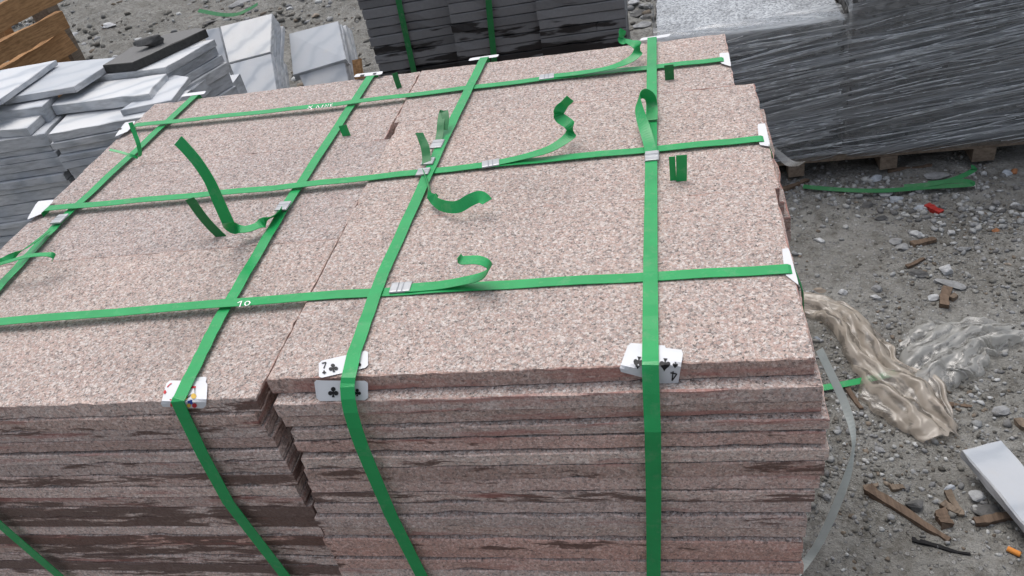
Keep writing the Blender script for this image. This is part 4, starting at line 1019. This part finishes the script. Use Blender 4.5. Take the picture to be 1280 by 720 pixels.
# crumpled film
def crumple(name, label, path, widths, heights, mat, seed, nu=90, nv=46, folds=5, loose=False):
    C_ = catmull([gp(x, y) for x, y in path], 12); Wd = catmull([Vector((w_, h_, 0)) for w_, h_ in zip(widths, heights)], 12)
    L = len(C_) - 1; V = []; Fc = []; RG = []; rr = random.Random(seed); plen = sum((C_[q + 1] - C_[q]).length for q in range(L))
    sp = .55 if loose else .16
    WV = [(1.57 + rr.uniform(-sp, sp), rr.uniform(9, 22), rr.uniform(.010, .018), rr.random()) for _ in range(3)] + [(1.57 + rr.uniform(-.5, .5), rr.uniform(20, 36), rr.uniform(.0012, .0025), rr.random()) for _ in range(3)] + [(rr.uniform(0, 3.14), rr.uniform(9, 22), rr.uniform(.002, .004), rr.random()) for _ in range(3)]
    for i in range(nu + 1):
        f = i / nu * L; j = min(int(f), L - 1); c = C_[j].lerp(C_[j + 1], f - j); wh = Wd[j].lerp(Wd[j + 1], f - j)
        t = (C_[min(j + 1, L)] - C_[max(j - 1, 0)]); t.z = 0; t.normalize(); s = Vector((-t.y, t.x, 0)); u = i / nu
        for k in range(nv + 1):
            v = k / nv; vv = v * 2 - 1
            ul = u * plen; vl = vv * wh.x / 2
            wu, wv_ = .030 * wr(u * 5, v * 3, seed), .060 * wr(u * 4 + 9, v * 1.5, seed + 1)
            z = 0; cr = 0
            for (th_, fr, am, ph) in WV:
                tv = abs((((ul + wu) * math.cos(th_) + (vl + wv_) * math.sin(th_)) * fr + ph) % 1 * 2 - 1)
                z += am * (1 - tv); cr = max(cr, (1 - tv) ** 3 * min(1, am / .012), tv ** 10 * .5)
            dome = max(0, 1 - vv * vv) ** .4
            z = z * wh.y / .05 * (.15 + .85 * dome) + .003
            lat = vv * wh.x / 2 * (1 + .45 * wr(u * 7, 3 + (vv > 0) * 7, seed + 3) + .2 * wr(u * 25, 3 + (vv > 0) * 7, seed + 5)) + (.008 if vv > 0 else -.008) * wr(u * 31, v * 5, seed + 2)
            p = c + s * lat + t * (.03 * wr(u * 8, v * 5, seed + 4))
            g = gz(p.x, p.y); V.append(Vector((p.x, p.y, g + max(.002, z)))); RG.append(min(1, cr * .55 + .30 + .25 * wr(u * 6, v * 4, seed + 11)))
    for i in range(nu):
        for k in range(nv):
            a = i * (nv + 1) + k; Fc.append((a, a + 1, a + nv + 2, a + nv + 1))
    o = mesh_obj(name, V, Fc, mat, None, True); at_ = o.data.attributes.new('gather', 'FLOAT', 'POINT'); at_.data.foreach_set('value', RG)
    return tag(o, label, 'plastic film')
crumple('crumpled_film', 'dirty brown crumpled plastic film trailing from the pack across the ground', [(985, 378), (1032, 391), (1070, 424), (1104, 473), (1146, 517), (1178, 552)], [.08, .10, .11, .15, .17, .07], [.04, .05, .065, .065, .06, .03], M['film_brown'], 51, 190, 70, 4)
crumple('crumpled_film', 'clear crumpled plastic film spread right of the dirty brown film', [(1160, 492), (1163, 465), (1185, 445), (1212, 428), (1245, 424), (1272, 418)], [.09, .14, .18, .17, .13, .07], [.05, .06, .06, .05, .05, .02], M['film_clear'], 61, 140, 70, 6, True)
crumple('crumpled_film', 'thin clear film scrap between the dirty film and the clear film', [(1132, 446), (1150, 430), (1175, 420), (1196, 424)], [.06, .09, .10, .06], [.03, .04, .04, .03], M['film_clear'], 71, 70, 46, 4, True)
